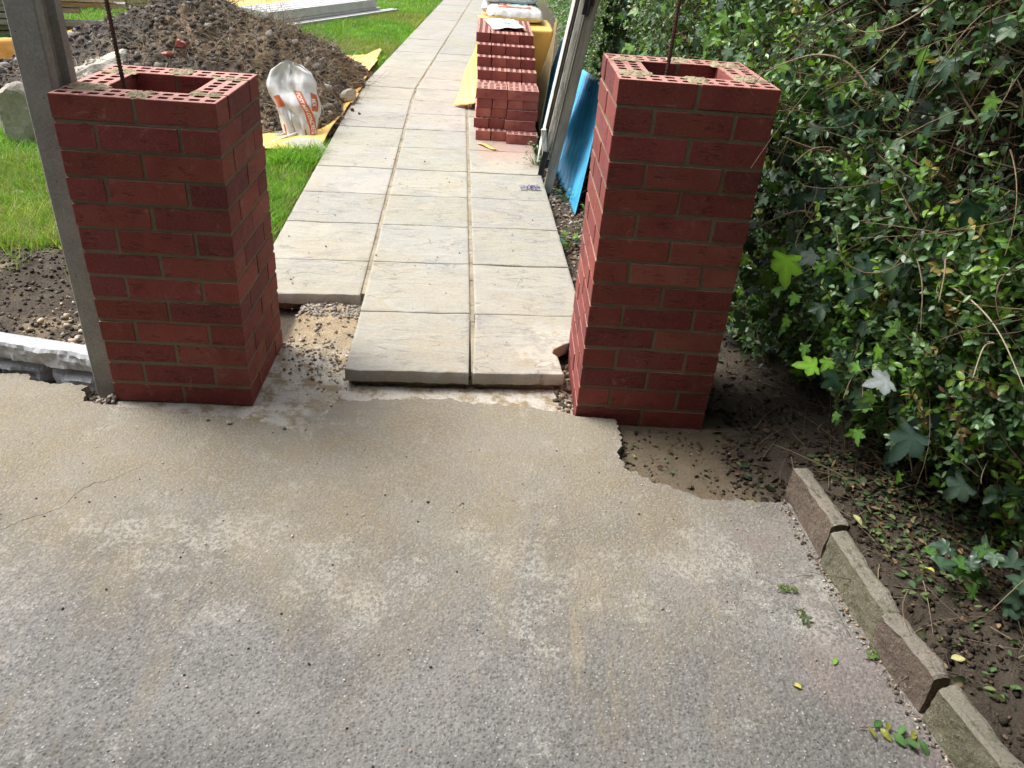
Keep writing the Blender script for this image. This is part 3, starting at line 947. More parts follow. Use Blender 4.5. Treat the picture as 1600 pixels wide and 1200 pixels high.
# ================================================================== STACK OF LOOSE BRICKS
brick_me = []
for q in range(3):
    mb = MB(); brick_mesh(mb, None, (1, 1, 1), .0145, .0125, .0014)
    o = mb.obj('brick', M['loose']); brick_me.append(o.data); bpy.data.objects.remove(o)
ORD = ['bottom', 'second', 'third', 'fourth', 'fifth', 'sixth', 'seventh', 'eighth', 'top']
COLN = ['left end', 'second from the left', 'third from the left', 'right end']
ROWN = ['front', 'second', 'third', 'fourth', 'fifth', 'sixth', 'seventh', 'eighth']
def put_brick(x, y, z, rz, label):
    o = bpy.data.objects.new('brick', random.choice(brick_me)); C.objects.link(o)
    o.location = (x, y, z); o.rotation_euler = (0, 0, rad(rz))
    tag(o, label, 'brick', 'loose red bricks stacked on the path')
random.seed(21)
P_ = .0665; ZB = .062
front = [3.395, 3.478, 3.495, 3.488, 3.474, 3.786, 3.926, 4.039, 4.165]
left = [1.112, 1.096, 1.108, 1.111, 1.104, 1.103, 1.096, 1.090, 1.082]
for k in range(9):
    z = ZB + P_ * k + BH / 2
    y0 = front[k]
    nrow = int(round((5.02 - y0) / .2185))
    for r in range(nrow):
        for c in range(4):
            side = c in (0, 3)
            need = r == 0 or side or k == 8 or r == nrow - 1 or (k == 4 and r <= 2)
            if not need: continue
            if k in (0, 1, 2) and r == 0 and c >= 2: continue
            if k == 4 and r == 0: continue
            if k == 8 and r >= 1 and c == 1 and False: continue
            x = left[k] + .0535 + c * .1075 + random.uniform(-.002, .002)
            put_brick(x, y0 + BL / 2 + r * .2185 + random.uniform(-.006, .006), z, 90 + random.uniform(-1, 1),
                      'stacked red brick, %s layer, %s row from the front, %s' % (ORD[k], ROWN[r], COLN[c]))
    if k in (0, 1, 2):
        for q, yo in enumerate((-.055 if k == 0 else -.03, .07)):
            put_brick(left[k] + .325, y0 + yo + .055, z, random.uniform(-.8, .8),
                      'lengthways red brick at the right of the %s layer, %s' % (ORD[k], 'facing front' if q == 0 else 'just behind the front one'))
    if k == 4:
        for c in range(2):
            for q in range(2):
                put_brick(left[k] + .108 + c * .2195, y0 + .052 + q * .106, z, random.uniform(-.6, .6),
                          'lengthways red brick in the fifth layer, %s half, %s' % (('left', 'right')[c], 'facing front' if q == 0 else 'just behind'))

# crumpled white packet lying on top of the bricks
def cloth(name, xs, ys, zf, mat, parent=None, thick=.0, keep=None, warp=None):
    A, B = np.meshgrid(xs, ys); Z = zf(A, B)
    X, Y = A, B
    if warp is not None: X, Y, Z = warp(A, B, Z)
    V = np.stack([X, Y, Z], -1).reshape(-1, 3)
    II = np.arange(A.size).reshape(A.shape)
    Qd = np.stack([II[:-1, :-1], II[:-1, 1:], II[1:, 1:], II[1:, :-1]], -1).reshape(-1, 4)
    if keep is not None:
        kk = keep(A, B)
        kq = kk[:-1, :-1] & kk[:-1, 1:] & kk[1:, 1:] & kk[1:, :-1]
        Qd = Qd[kq.ravel()]
    o = npmesh(name, V, Qd, mat, parent, smooth=True)
    if thick:
        md = o.modifiers.new('thickness', 'SOLIDIFY'); md.thickness = thick
    return o
pk = empty('paper_packet', (1.19, 4.46, .0), rad(8), 'crumpled white packet with a blue mark on the brick stack', 'packet')
topz = ZB + 9 * P_ + .004
cloth('sheet', np.linspace(0, .25, 26), np.linspace(-.17, .42, 40), lambda a, b: topz + .012 * fbm(a * 18, b * 14, 3) + .03 * fbm(a * 6, b * 5, 8) * ss(0, .1, a) , M['paper'], pk, .002)
mbm = MB(); 
for i in range(6):
    th = i * math.pi / 3
    mbm.tube([(.11 + .03 * math.cos(th), -.06 + .045 * math.sin(th), topz + .040), (.11 + .03 * math.cos(th + 1.05), -.06 + .045 * math.sin(th + 1.05), topz + .040)], .004, 5)
mbm.obj('printed_mark', M['baglt'], pk)
# yellow packing strap on the path
st = empty('plastic_strip', (1.139, 3.295, .066), math.atan2(-.155, .115), 'short flat yellow plastic strip on the path before the bricks', 'strip')
cloth('strip', np.linspace(0, .19, 20), np.linspace(-.016, .016, 4), lambda a, b: .002 + .006 * np.sin(a * 22) ** 2, M['yellow'], st, .001)

# ================================================================== COVERED PALLET, ORANGE SHEETS, CEMENT BAGS
def pillow(w, d, h, seed, nx=30, ny=22):
    u = np.linspace(-1, 1, nx); v = np.linspace(-1, 1, ny); A, B = np.meshgrid(u, v)
    pr = (1 - np.abs(A) ** 5) * (1 - np.abs(B) ** 4)
    wr = .010 * (fbm(A * 3 + seed, B * 4, seed, 4) - .5) + .012 * (fbm(A * 9, B * 2.5 + seed, seed + 3, 3) - .5)
    Z = h * .5 * pr ** .35 + wr * 1.6
    X = A * w / 2 * (1 - .05 * np.abs(B) ** 3); Y = B * d / 2 * (1 - .06 * np.abs(A) ** 3)
    top = np.stack([X, Y, h * .5 + Z], -1).reshape(-1, 3)
    bot = np.stack([X, Y, h * .5 - h * .42 * pr ** .35], -1).reshape(-1, 3)
    II = np.arange(nx * ny).reshape(ny, nx)
    q = np.stack([II[:-1, :-1], II[:-1, 1:], II[1:, 1:], II[1:, :-1]], -1).reshape(-1, 4)
    return np.concatenate([top, bot]), np.concatenate([q, q[:, ::-1] + nx * ny]), (A, B, X, Y, h * .5 + Z)
def cement_bag(loc, rz, w, d, h, seed, label, band=True):
    e = empty('cement_bag', loc, rad(rz), label, 'cement bag', 'full bags of cement stacked behind the bricks')
    V, Qd, (A, B, X, Y, Z) = pillow(w, d, h, seed)
    sk_ = npmesh('sack', V, Qd, M['bagw'], e, smooth=True)
    if band:
        def strip(name, x0, x1, y0, y1, mat, off):
            sel = lambda a, b: None
            n, m = 26, 10
            g, k = np.meshgrid(np.linspace(x0, x1, n), np.linspace(y0, y1, m))
            gi = (g + 1) / 2 * (A.shape[1] - 1); ki = (k + 1) / 2 * (A.shape[0] - 1)
            i0 = np.clip(gi.astype(int), 0, A.shape[1] - 2); j0 = np.clip(ki.astype(int), 0, A.shape[0] - 2)
            fx, fy = gi - i0, ki - j0
            def bi(T): return (T[j0, i0] * (1 - fx) + T[j0, i0 + 1] * fx) * (1 - fy) + (T[j0 + 1, i0] * (1 - fx) + T[j0 + 1, i0 + 1] * fx) * fy
            V = np.stack([bi(X), bi(Y), bi(Z) + off], -1).reshape(-1, 3)
            II = np.arange(n * m).reshape(m, n)
            npmesh(name, V, np.stack([II[:-1, :-1], II[:-1, 1:], II[1:, 1:], II[1:, :-1]], -1).reshape(-1, 4), mat, sk_, smooth=True)
        strip('red_band', -.62, .55, -.55, -.05, M['bagr'], .0035)
        strip('printed_line', -.6, .6, .35, .43, M['bagr'], .0035)
        strip('pale_band', -.8, .8, .55, .85, M['baglt'], .0035)
    return e
cement_bag((1.40, 5.50, .60), 2, .50, .50, .12, 3, 'lower full white cement bag with a red band, nearest the bricks')
cement_bag((1.37, 5.98, .60), -3, .54, .46, .12, 5, 'white cement bag lying behind the nearest red banded bag')
cement_bag((1.36, 5.95, .70), 3, .50, .44, .11, 9, 'topmost white cement bag at the back of the pile', False)
# the orange sheet hung over the pallet they stand on
pc = empty('plastic_sheet', (0, 0, 0), 0, 'orange plastic sheet draped over the pile behind the brick stack', 'plastic sheet', 'orange plastic sheets around the garden')
def drape(A, B, Z):
    # A across 0..1, B down 0..1
    x = 1.07 + A * .63 + .02 * np.sin(B * 5)
    b1 = np.clip(B / .35, 0, 1); b2 = np.clip((B - .35) / .65, 0, 1)
    y = 5.62 - b1 * .52 - .04 * b2 + .03 * fbm(A * 5, B * 3, 3) * b2 - .02 * A
    z = .602 - .02 * b1 - b2 * .53 + .02 * fbm(A * 4, B * 6, 5)
    x = x + .03 * b2 * (A - .5) * 2
    return x, y, z
cloth('front_drape', np.linspace(0, 1, 40), np.linspace(0, 1, 50), lambda a, b: a * 0, M['yellow'], pc, .002, None, drape)
def flap(A, B, Z):
    x = 1.10 - A * (.02 + .17 * B ** 1.2) + .01 * np.sin(B * 9)
    y = 5.15 - B * .85 + A * .1
    z = .55 * (1 - B) * (1 - .25 * A) + .065 + .045 * (1 - A) + .02 * fbm(A * 6, B * 6, 4)
    return x, y, z
cloth('side_flap', np.linspace(0, 1, 24), np.linspace(0, 1, 40), lambda a, b: a * 0, M['yellow'], pc, .002, None, flap)
def flap2(A, B, Z):
    x = 1.105 - A * .05; y = 5.1 - B * .75
    z = .065 + (.28 * (1 - A)) * (.4 + .6 * (1 - B)) + .01 * fbm(A * 6, B * 9, 14)
    return x, y, z
cloth('fold', np.linspace(0, 1, 12), np.linspace(0, 1, 30), lambda a, b: a * 0, M['orange'], pc, .002, None, flap2)
pb = empty('pallet', (1.36, 5.55, .06), 0, 'pallet of building materials wrapped in orange sheet under the cement bags', 'pallet')
mb = MB()
for i in range(5): mb.box(-.27 + i * .115, -.18 + i * .115, -.40, .60, .10, .12, (1, 1, 1), 0, None, .002)
for i in range(3): mb.box(-.27 + i * .225, -.17 + i * .225, -.40, .60, .0, .10, (1, 1, 1), 0, None, .002)
mb.obj('deck', M['greywood'], pb)
mb = MB(); mb.box(-.26, .27, -.36, .60, .12, .525, (1, 1, 1), 0, None, .02); mb.obj('load', M['orange'], pb)

# ================================================================== GATE, BLUE SHEETS, BOARD LEANING ON THE HEDGE
gt = empty('wooden_gate', (1.535, 2.42, .02), rad(-5), 'weathered wooden gate leaning edge-on against the hedge', 'gate')
gt.rotation_euler = Euler((rad(-2.0), rad(8.5), rad(-5)), 'XYZ')
def gbox(nm, mt, *a, j=.0012):
    g = MB(); X = None
    g.box(*a, (1, 1, 1), 0, X, .0025, j); return g.obj(nm, M[mt], gt)
gbox('front_post', 'oldwood', .0, .056, .0, .085, 0, 1.85)
gbox('edge_strip', 'oldwood', -.010, -.001, -.004, .06, .20, 1.85)
gbox('edge_strip', 'oldwood', -.017, -.0125, .004, .06, .26, 1.85)
for zr in (.26, .95, 1.68): gbox('rail', 'oldwood', -.012, .02, .09, .92, zr, zr + .09)
for q, (xo, w_, mt) in enumerate(((-.046, .030, 'palewood'), (-.062, .010, 'oldwood'))):
    for b in range(3):
        gbox('board', mt, xo, xo + w_, .012 + b * .30 + q * .03, .30 + b * .30 + q * .03, .24 + .02 * q + .01 * b, 1.82)
gbox('board', 'palewood', -.072, -.066, .02, .62, .16, 1.80)
g = MB(); g.box(-.035, -.004, -.004, .03, .0, .17, (1, 1, 1), 0, Matrix.Translation((-.012, 0, .20)) @ Matrix.Rotation(rad(-16), 4, 'Y'), .003); g.obj('brace_end', M['palewood'], gt)
def hinge(z, x):
    h_ = MB()
    h_.box(x, x + .030, -.012, -.006, z - .07, z + .07, (1, 1, 1), 0, None, .001)
    h_.box(x + .030, x + .05, -.012, -.006, z - .02, z + .03, (1, 1, 1), 0, None, .001)
    h_.tube([(x + .030, -.014, z - .075), (x + .030, -.014, z + .075)], .005, 8)
    for q in (-.05, -.018, .018, .05):
        h_.tube([(x + .014, -.012, z + q), (x + .014, -.0145, z + q)], .004, 7)
    h_.obj('hinge', M['black'], gt)
hinge(.17, -.052); hinge(1.06, -.022)

def sheet_quad(name, P4, mat, label, group, amp, freq, thick=.006, lim=1.0, cat='plastic sheet'):
    e = empty(name, P4[0], 0, label, cat, group)
    P4 = [Vector(p) - Vector(P4[0]) for p in P4]
    n, m = 80, 24; V = []
    nn = (P4[1] - P4[0]).cross(P4[3] - P4[0]).normalized()
    for j in range(m + 1):
        for i in range(n + 1):
            u, v = i / n, j / m
            p = (P4[0] * (1 - u) + P4[1] * u) * (1 - v) + (P4[3] * (1 - u) + P4[2] * u) * v
            w = ss(0.12, .3, u) * (1 - ss(lim, lim + .1, u))
            p = p + nn * (amp * math.sin(u * freq) * float(w) + .01 * math.sin(v * 3))
            V.append(tuple(p))
    F = [(j * (n + 1) + i, j * (n + 1) + i + 1, (j + 1) * (n + 1) + i + 1, (j + 1) * (n + 1) + i) for j in range(m) for i in range(n)]
    o = npmesh('sheet', np.array(V), np.array(F), mat, e, smooth=True)
    md = o.modifiers.new('thickness', 'SOLIDIFY'); md.thickness = thick
    return e
sheet_quad('corrugated_sheet', [(1.700, 2.05, .0), (1.655, 3.30, .0), (1.85, 3.62, .53), (1.845, 2.56, .63)], M['blue'],
           'bright blue plastic sheet leaning beside the taller pillar, right of the gate', 'blue plastic sheets leaning on the hedge', .012, 62)
sheet_quad('corrugated_sheet', [(1.615, 3.45, .02), (1.60, 4.75, .02), (1.83, 5.30, .52), (1.80, 4.55, .60)], M['blue'],
           'blue plastic sheet half hidden behind the wooden gate', 'blue plastic sheets leaning on the hedge', .006, 40)
sheet_quad('plywood_board', [(1.585, 3.75, .04), (1.575, 4.9, .04), (1.76, 5.35, .62), (1.745, 4.95, .70)], M['thinwood'],
           'thin brown board leaning between the brick stack and the blue sheet', None, .0, 1, .010, 1.0, 'board')

# ================================================================== SPOIL HEAP ON ITS SHEET
def heap_h(x, y):
    r = np.sqrt(((x + 1.15) / 1.0) ** 2 + ((y - 4.65) / np.where(y < 4.65, .95, 1.0)) ** 2)
    h = .80 - .02 - .435 * np.sqrt(r * r + .03)
    r2 = np.sqrt((x + .22) ** 2 + ((y - 4.0) / 1.0) ** 2)
    h2 = .42 - .55 * np.sqrt(r2 * r2 + .03)
    h = np.maximum(h, h2)
    h = np.minimum(h, (.13 + .10 * (fbm(y * 4, y * 0, 5) - .5) - x) * 1.5)
    n = fbm(x * 4, y * 4, 61, 4) - .5; f = fbm(x * 16, y * 16, 62, 4) - .5; g = fbm(x * 45, y * 45, 63, 3) - .5
    return h + .16 * n * ss(-.1, .2, h) + .07 * f + .035 * g
hp = empty('soil_heap', (-1.15, 4.65, .0), 0, 'big heap of dug dark soil and roots behind the left pillar', 'soil heap')
def sub(o, parent):
    o.parent = parent; return o
hx = np.arange(-3.2, .45, .018); hy = np.arange(2.9, 6.6, .018)
A, B = np.meshgrid(hx, hy); Hh = heap_h(A, B)
kk = Hh > .015
V = np.stack([A + 1.15, B - 4.65, np.maximum(Hh, -.02)], -1).reshape(-1, 3)
II = np.arange(A.size).reshape(A.shape)
Qd = np.stack([II[:-1, :-1], II[:-1, 1:], II[1:, 1:], II[1:, :-1]], -1).reshape(-1, 4)
kq = (kk[:-1, :-1] | kk[:-1, 1:] | kk[1:, 1:] | kk[1:, :-1]).ravel()
brownness = fbm(A * 2.2, B * 2.2, 71) + .25 * ss(-.9, -.2, A) 
bt = ss(.45, .75, brownness)[..., None]
tn = (np.array([.12, .107, .096]) * (1 - bt) + np.array([.24, .175, .115]) * bt)
tn = tn * (.6 + .9 * fbm(A * 60, B * 60, 72, 2))[..., None]
npmesh('soil', V, Qd[kq], M['soilclod'], hp, tn.reshape(-1, 3), smooth=False)

ICO = bmesh.new(); bmesh.ops.create_icosphere(ICO, subdivisions=1, radius=1); ICO.verts.ensure_lookup_table()
ICV = np.array([v.co[:] for v in ICO.verts]); ICF = np.array([[v.index for v in f.verts] for f in ICO.faces]); ICO.free()
def rotm(n, full=True):
    q = rng.normal(size=(n, 4)); q /= np.linalg.norm(q, axis=1)[:, None]
    w, x, y, z = q.T
    return np.stack([1 - 2 * (y * y + z * z), 2 * (x * y - z * w), 2 * (x * z + y * w), 2 * (x * y + z * w), 1 - 2 * (x * x + z * z), 2 * (y * z - x * w),
                     2 * (x * z - y * w), 2 * (y * z + x * w), 1 - 2 * (x * x + y * y)], -1).reshape(n, 3, 3)
def pebbles(name, pos, size, tints, mat, parent=None, flat=.75):
    n = len(pos); k = len(ICV)
    J_ = ICV[None] * rng.uniform(.68, 1.25, (n, k, 1))
    sc = size[:, None, None] * np.stack([rng.uniform(.8, 1.3, n), rng.uniform(.7, 1.1, n), rng.uniform(.5, .9, n)], -1)[:, None, :]
    Vv = np.einsum('nij,nkj->nki', rotm(n), J_ * sc) ; Vv[:, :, 2] *= flat
    Vv += pos[:, None, :]
    Tt = (ICF[None] + (np.arange(n) * k)[:, None, None]).reshape(-1, 3)
    return npmesh(name, Vv.reshape(-1, 3), Tt, mat, parent, np.repeat(tints, k, axis=0))
def psz(n, lo, hi, p=2.2): return lo + (hi - lo) * rng.random(n) ** p
def pal(n, cols, jit=.25):
    c = np.array(cols)[rng.integers(0, len(cols), n)]
    return c * rng.uniform(1 - jit, 1 + jit, (n, 1))
n = 30000
px = rng.uniform(-3.0, .35, n); py = rng.uniform(3.0, 6.0, n); ph = heap_h(px, py)
ok = ph > .02; px, py, ph = px[ok], py[ok], ph[ok]; n = len(px)
stony = fbm(px * 2.2, py * 2.2, 71) + .25 * ss(-.9, -.2, px)
tc = pal(n, [(.15, .137, .125), (.20, .18, .165), (.10, .09, .082), (.27, .24, .21), (.15, .125, .105)])
lt = rng.random(n) < .13
tc[lt] = pal(int(lt.sum()), [(.42, .39, .35), (.5, .47, .42), (.35, .27, .2)])
o = pebbles('clods', np.stack([px + 1.15, py - 4.65, ph + .004], -1), psz(n, .003, .030, 5.0), tc * .82, M['soilclod'], hp)
o['kind'] = 'stuff'
m_ = 110
qx = rng.uniform(-2.6, .1, m_); qy = rng.uniform(3.2, 5.2, m_); qh = heap_h(qx, qy); ok = qh > .05; qx, qy, qh = qx[ok], qy[ok], qh[ok]; m_ = len(qx)
o = pebbles('clods', np.stack([qx + 1.15, qy - 4.65, qh + .01], -1), psz(m_, .025, .065, 2), pal(m_, [(.40, .37, .33), (.22, .2, .18), (.13, .115, .10), (.30, .26, .22)]), M['rubble'] if False else M['soilclod'], hp)
o['kind'] = 'stuff'
# dead roots and turf strands on it
def strands(name, P0, D, L, r, tints, mat, parent=None, curl=.4, seg=5, droop=0.0):
    n = len(P0); t = np.linspace(0, 1, seg + 1)
    Cv = rng.normal(size=(n, 3)) * curl
    Cv2 = rng.normal(size=(n, 3)) * curl * .6
    P = P0[:, None] + D[:, None] * (L[:, None] * t)[..., None] + Cv[:, None] * ((t * t)[None, :] * L[:, None])[..., None] + Cv2[:, None] * ((t ** 3 - t)[None] * L[:, None])[..., None]
    P[:, :, 2] -= droop * (t ** 2)[None] * L[:, None]
    T = np.gradient(P, axis=1); T /= np.linalg.norm(T, axis=2, keepdims=True) + 1e-9
    up = np.array([.31, .42, .85]); A_ = np.cross(T, up); A_ /= np.linalg.norm(A_, axis=2, keepdims=True) + 1e-9
    B_ = np.cross(T, A_)
    rr = (r[:, None] * (1 - .7 * t)[None])[..., None]
    ring = [P + (A_ * math.cos(a) + B_ * math.sin(a)) * rr for a in (0, 2.094, 4.189)]
    Vv = np.stack(ring, 2)      # n, seg+1, 3, 3
    base = np.arange(n)[:, None, None] * (seg + 1) * 3 + np.arange(seg)[None, :, None] * 3 + np.arange(3)[None, None]
    nx_ = np.arange(n)[:, None, None] * (seg + 1) * 3 + np.arange(seg)[None, :, None] * 3 + ((np.arange(3) + 1) % 3)[None, None]
    Q_ = np.stack([base, nx_, nx_ + 3, base + 3], -1).reshape(-1, 4)
    return npmesh(name, Vv.reshape(-1, 3), Q_, mat, parent, np.repeat(tints, (seg + 1) * 3, axis=0)), P
n = 6500
px = rng.normal(-.35, .8, n); py = rng.uniform(3.1, 5.4, n); ph = heap_h(px, py); ok = (ph > .02) & (px < .32); px, py, ph = px[ok], py[ok], ph[ok]; n = len(px)
D = rng.normal(size=(n, 3)); D[:, 2] = np.abs(D[:, 2]) * .25 + .05; D /= np.linalg.norm(D, axis=1)[:, None]
o, _ = strands('roots', np.stack([px + 1.15, py - 4.65, ph + .01], -1), D, rng.uniform(.03, .17, n), rng.uniform(.0010, .0030, n),
               pal(n, [(.34, .25, .14), (.42, .35, .24), (.20, .14, .09), (.5, .45, .33), (.16, .12, .08)]), M['straw'], hp, .6)
o['kind'] = 'stuff'

def blob(name, dims, seed, mat, parent=None, sub_=4, rough=.28, plates=5):
    bm = bmesh.new(); bmesh.ops.create_icosphere(bm, subdivisions=sub_, radius=1)
    rs = random.Random(seed); pl = [(Vector((rs.gauss(0, 1), rs.gauss(0, 1), rs.gauss(0, 1))).normalized(), rs.uniform(.55, .85)) for _ in range(plates)]
    for v in bm.verts:
        p = v.co.copy()
        for nrm, d in pl:
            t = p.dot(nrm)
            if t > d: p -= nrm * (t - d)
        q = p * 1.4 + Vector((seed, 0, 0))
        p += p.normalized() * (mnoise.fractal(q, 1, 2, 5) * rough * .5 + mnoise.noise(p * 9 + Vector((seed, 3, 1))) * .035)
        v.co = Vector((p.x * dims[0], p.y * dims[1], p.z * dims[2]))
    me = bpy.data.meshes.new(name); bm.to_mesh(me); bm.free()
    return link(name, me, mat, parent)
def lump(loc, dims, rot, seed, label, mat='rubble', grp='lumps of broken concrete by the heap', nm='concrete_lump', cat='concrete lump', sub_=4):
    o = blob(nm, dims, seed, M[mat], None, sub_)
    o.location = loc; o.rotation_euler = [rad(a) for a in rot]
    tag(o, label, cat, grp); return o
lump((-1.60, 2.78, .15), (.16, .15, .25), (8, -10, 20), 3, 'big rough concrete lump standing in the grass at the left edge')
lump((-1.50, 3.75, .26), (.30, .22, .15), (0, -14, 25), 5, 'long pale concrete lump half buried in the heap behind the left pillar')
lump((-.88, 4.05, .34), (.19, .045, .15), (-18, 14, 12), 8, 'flat pale concrete piece standing in the heap above the left pillar')
lump((.09, 4.30, .12), (.075, .06, .055), (0, 0, 30), 9, 'white stone lying at the right foot of the heap', sub_=3)
lump((-1.03, 3.92, .47), (.045, .04, .035), (10, 0, 10), 13, 'bright red brick fragment high on the soil heap', 'loose', 'broken brick bits on the heap', 'brick_fragment', 'brick bit', 3)
lump((-1.06, 3.74, .43), (.05, .03, .02), (0, 10, 60), 14, 'smaller pinkish brick fragment just below the other', 'loose', 'broken brick bits on the heap', 'brick_fragment', 'brick bit', 3)
pp = empty('plastic_scrap', (-1.30, 3.92, .30), 0, 'scrap of pale blue plastic sheeting lying on the heap', 'plastic scrap')
cloth('film', np.linspace(0, 1, 30), np.linspace(0, 1, 14), lambda a, b: a * 0, M['baglt'], pp, .0015, None,
      lambda A, B, Z: (A * .50, B * .10 * (1 - .5 * A) + A * .02, .12 * B * (1 - .8 * A) - .06 * A + .03 * fbm(A * 8, B * 5, 3)))

# orange sheet under the heap
ts = empty('plastic_sheet', (0, 0, 0), 0, 'orange plastic sheet spread under the soil heap', 'plastic sheet', 'orange plastic sheets around the garden')
poly = [(-.30, 2.86), (.02, 2.82), (.083, 2.90), (.125, 3.05), (.131, 3.61), (.144, 4.477), (.10, 5.4), (.10, 5.9), (.054, 6.95), (-.084, 6.55), (-.52, 6.45), (-2.6, 6.3), (-2.95, 4.9), (-2.4, 3.6), (-.9, 3.1)]
def inpoly(X, Y, P):
    r = np.zeros(X.shape, bool); j = len(P) - 1
    for i in range(len(P)):
        xi, yi = P[i]; xj, yj = P[j]
        c = ((yi > Y) != (yj > Y)) & (X < (xj - xi) * (Y - yi) / (yj - yi + 1e-12) + xi)
        r ^= c; j = i
    return r
def tz(a, b): return .045 + .025 * fbm(a * 3, b * 3, 81) + .03 * ss(6.3, 6.9, b) * ss(-.3, .05, a) + .05 * ss(.02, .12, a) * fbm(a * 2, b * 2.3, 5)
cloth('sheet', np.arange(-3.1, .2, .02), np.arange(2.8, 7.0, .02), tz, M['yellow'], ts, .002, lambda a, b: inpoly(a, b, poly))
def wall(A, B, Z):
    # A along 0..1, B up the fold 0..1
    px_ = np.interp(A, [0, .3, .55, .8, 1], [-2.30, -2.62, -2.82, -2.80, -2.62]); py_ = np.interp(A, [0, .3, .55, .8, 1], [3.30, 4.0, 4.9, 5.8, 6.55])
    b1 = np.clip(B / .6, 0, 1); b2 = np.clip((B - .6) / .4, 0, 1)
    x = px_ - .05 * b1 - .17 * b2 + .03 * fbm(A * 14, B * 3, 6)
    z = .04 + (.24 + .06 * np.sin(A * 7)) * b1 * (1 - .55 * ss(.5, .9, A)) + .03 * np.sin(b2 * 3) - .03 * b2 + .02 * fbm(A * 20, B * 4, 9)
    return x, py_ + .02 * np.sin(A * 30), z
cloth('raised_fold', np.linspace(0, 1, 80), np.linspace(0, 1, 20), lambda a, b: a * 0, M['orange'], ts, .002, None, wall)
fs_ = empty('plastic_sheet', (0, 0, 0), 0, 'pale orange plastic sheet lying flat on the lawn beyond the soil heap', 'plastic sheet', 'orange plastic sheets around the garden')
poly2 = [(-2.95, 8.1), (-2.3, 8.9), (-1.75, 8.75), (-1.2, 11.5), (-1.6, 13.5), (-3.2, 12.5)]
cloth('sheet', np.arange(-3.4, -1.0, .05), np.arange(7.8, 14, .05), lambda a, b: .06 + .05 * fbm(a * 2, b * 2, 8), M['yellow'], fs_, .002, lambda a, b: inpoly(a, b, poly2))

# ---- crumpled white bag with its print
wb = empty('empty_bag', (-.13, 3.28, .02), rad(-4), 'crumpled white post mix concrete bag standing against the heap', 'bag')
BW_, BH_ = .34, .50
def bagS(u, v, off=0.0):
    """u 0..1 across, v 0..1 upwards; returns xyz"""
    u = np.asarray(u, float); v = np.asarray(v, float)
    wid = BW_ * np.interp(v, [0, .12, .35, .62, .8, .93, 1], [.66, .64, .78, 1.0, .95, .84, .52])
    cx = np.interp(v, [0, .3, .6, 1], [.055, .015, 0, -.005])
    x = cx + (u - .5) * wid
    bul = np.clip(1 - (2 * u - 1) ** 2, 0, 1) ** .5
    cr = .035 * (fbm(u * 4 + 2, v * 3.0, 91, 2) - .5) + .075 * np.abs(fbm(u * 3 + v * 2.5, v * 2.2 - u * 1.5, 93, 2) - .5) * 2 + .012 * fbm(u * 14, v * 6, 95, 2)
    x = x + .03 * np.sin(v * 4.2) + .06 * (fbm(v * 3 + (u > .5) * 5, u * 1.5, 97, 2) - .5) * (.3 + v)
    y = -.02 - .07 * bul * np.interp(v, [0, .5, 1], [.7, 1, .3]) - cr + .20 * v - off
    z = BH_ * v * (1 - .10 * fbm(u * 3, v * 0 + 2, 99, 2)) - .05 * (2 * u - 1) ** 2 * v + .02 * np.sin(u * 9) * v
    return x, y, z
BAGP = [wb]
def grid_bag(name, u0, u1, v0, v1, n, m, off, mat, fu=None):
    A, B = np.meshgrid(np.linspace(0, 1, n), np.linspace(0, 1, m))
    U = u0 + (u1 - u0) * A; Vv = v0 + (v1 - v0) * B
    if fu is not None: U, Vv = fu(A, B)
    x, y, z = bagS(U, Vv, off)
    II = np.arange(A.size).reshape(A.shape)
    return npmesh(name, np.stack([x, y, z], -1).reshape(-1, 3), np.stack([II[:-1, :-1], II[:-1, 1:], II[1:, 1:], II[1:, :-1]], -1).reshape(-1, 4), mat, BAGP[0], smooth=True)
o = grid_bag('front', 0, 1, 0, 1, 60, 70, 0, M['bagw'])
BAGP[0] = o
A, B = np.meshgrid(np.linspace(0, 1, 30), np.linspace(0, 1, 30)); x, y, z = bagS(A, B)
y = y + .10 * np.clip(1 - (2 * A - 1) ** 2, 0, 1) ** .5 * .8 + .002
II = np.arange(A.size).reshape(A.shape)
npmesh('back', np.stack([x, y + .01, z], -1).reshape(-1, 3), np.stack([II[:-1, :-1], II[:-1, 1:], II[1:, 1:], II[1:, :-1]], -1).reshape(-1, 4), M['bagw'], wb, smooth=True)
# main printed band, running down the bag
bu = lambda t: np.interp(t, [0, .5, 1], [.96, .79, .62])
grid_bag('printed_band', 0, 1, 0, 1, 14, 50, .0022, M['bagr'], lambda A, B: (np.clip(bu(B) - .105 + .20 * A, 0, .995), .10 + .58 * B))
def panel(uc, vc, w, h, ang):
    def f(A, B):
        a = (A - .5) * w * 2; b = (B - .5) * h * 2
        return np.clip(uc + a * math.cos(ang) - b * math.sin(ang), .01, .99), vc + a * math.sin(ang) * .7 + b * math.cos(ang)
    return f
grid_bag('printed_panel', 0, 1, 0, 1, 10, 12, .0022, M['bagr'], panel(.22, .52, .085, .07, .25))
grid_bag('printed_panel', 0, 1, 0, 1, 10, 12, .0022, M['bagr'], panel(.93, .55, .05, .12, -.1))
grid_bag('printed_panel', 0, 1, 0, 1, 6, 16, .0022, M['bagr'], panel(.17, .13, .03, .10, .0))
grid_bag('printed_line', 0, 1, 0, 1, 3, 30, .0022, M['bagink'], lambda A, B: (.44 + .012 * A - .05 * B, .02 + .42 * B))
grid_bag('printed_line', 0, 1, 0, 1, 3, 20, .0022, M['bagink'], lambda A, B: (.72 + .03 * A - .03 * B, .06 + .12 * B))
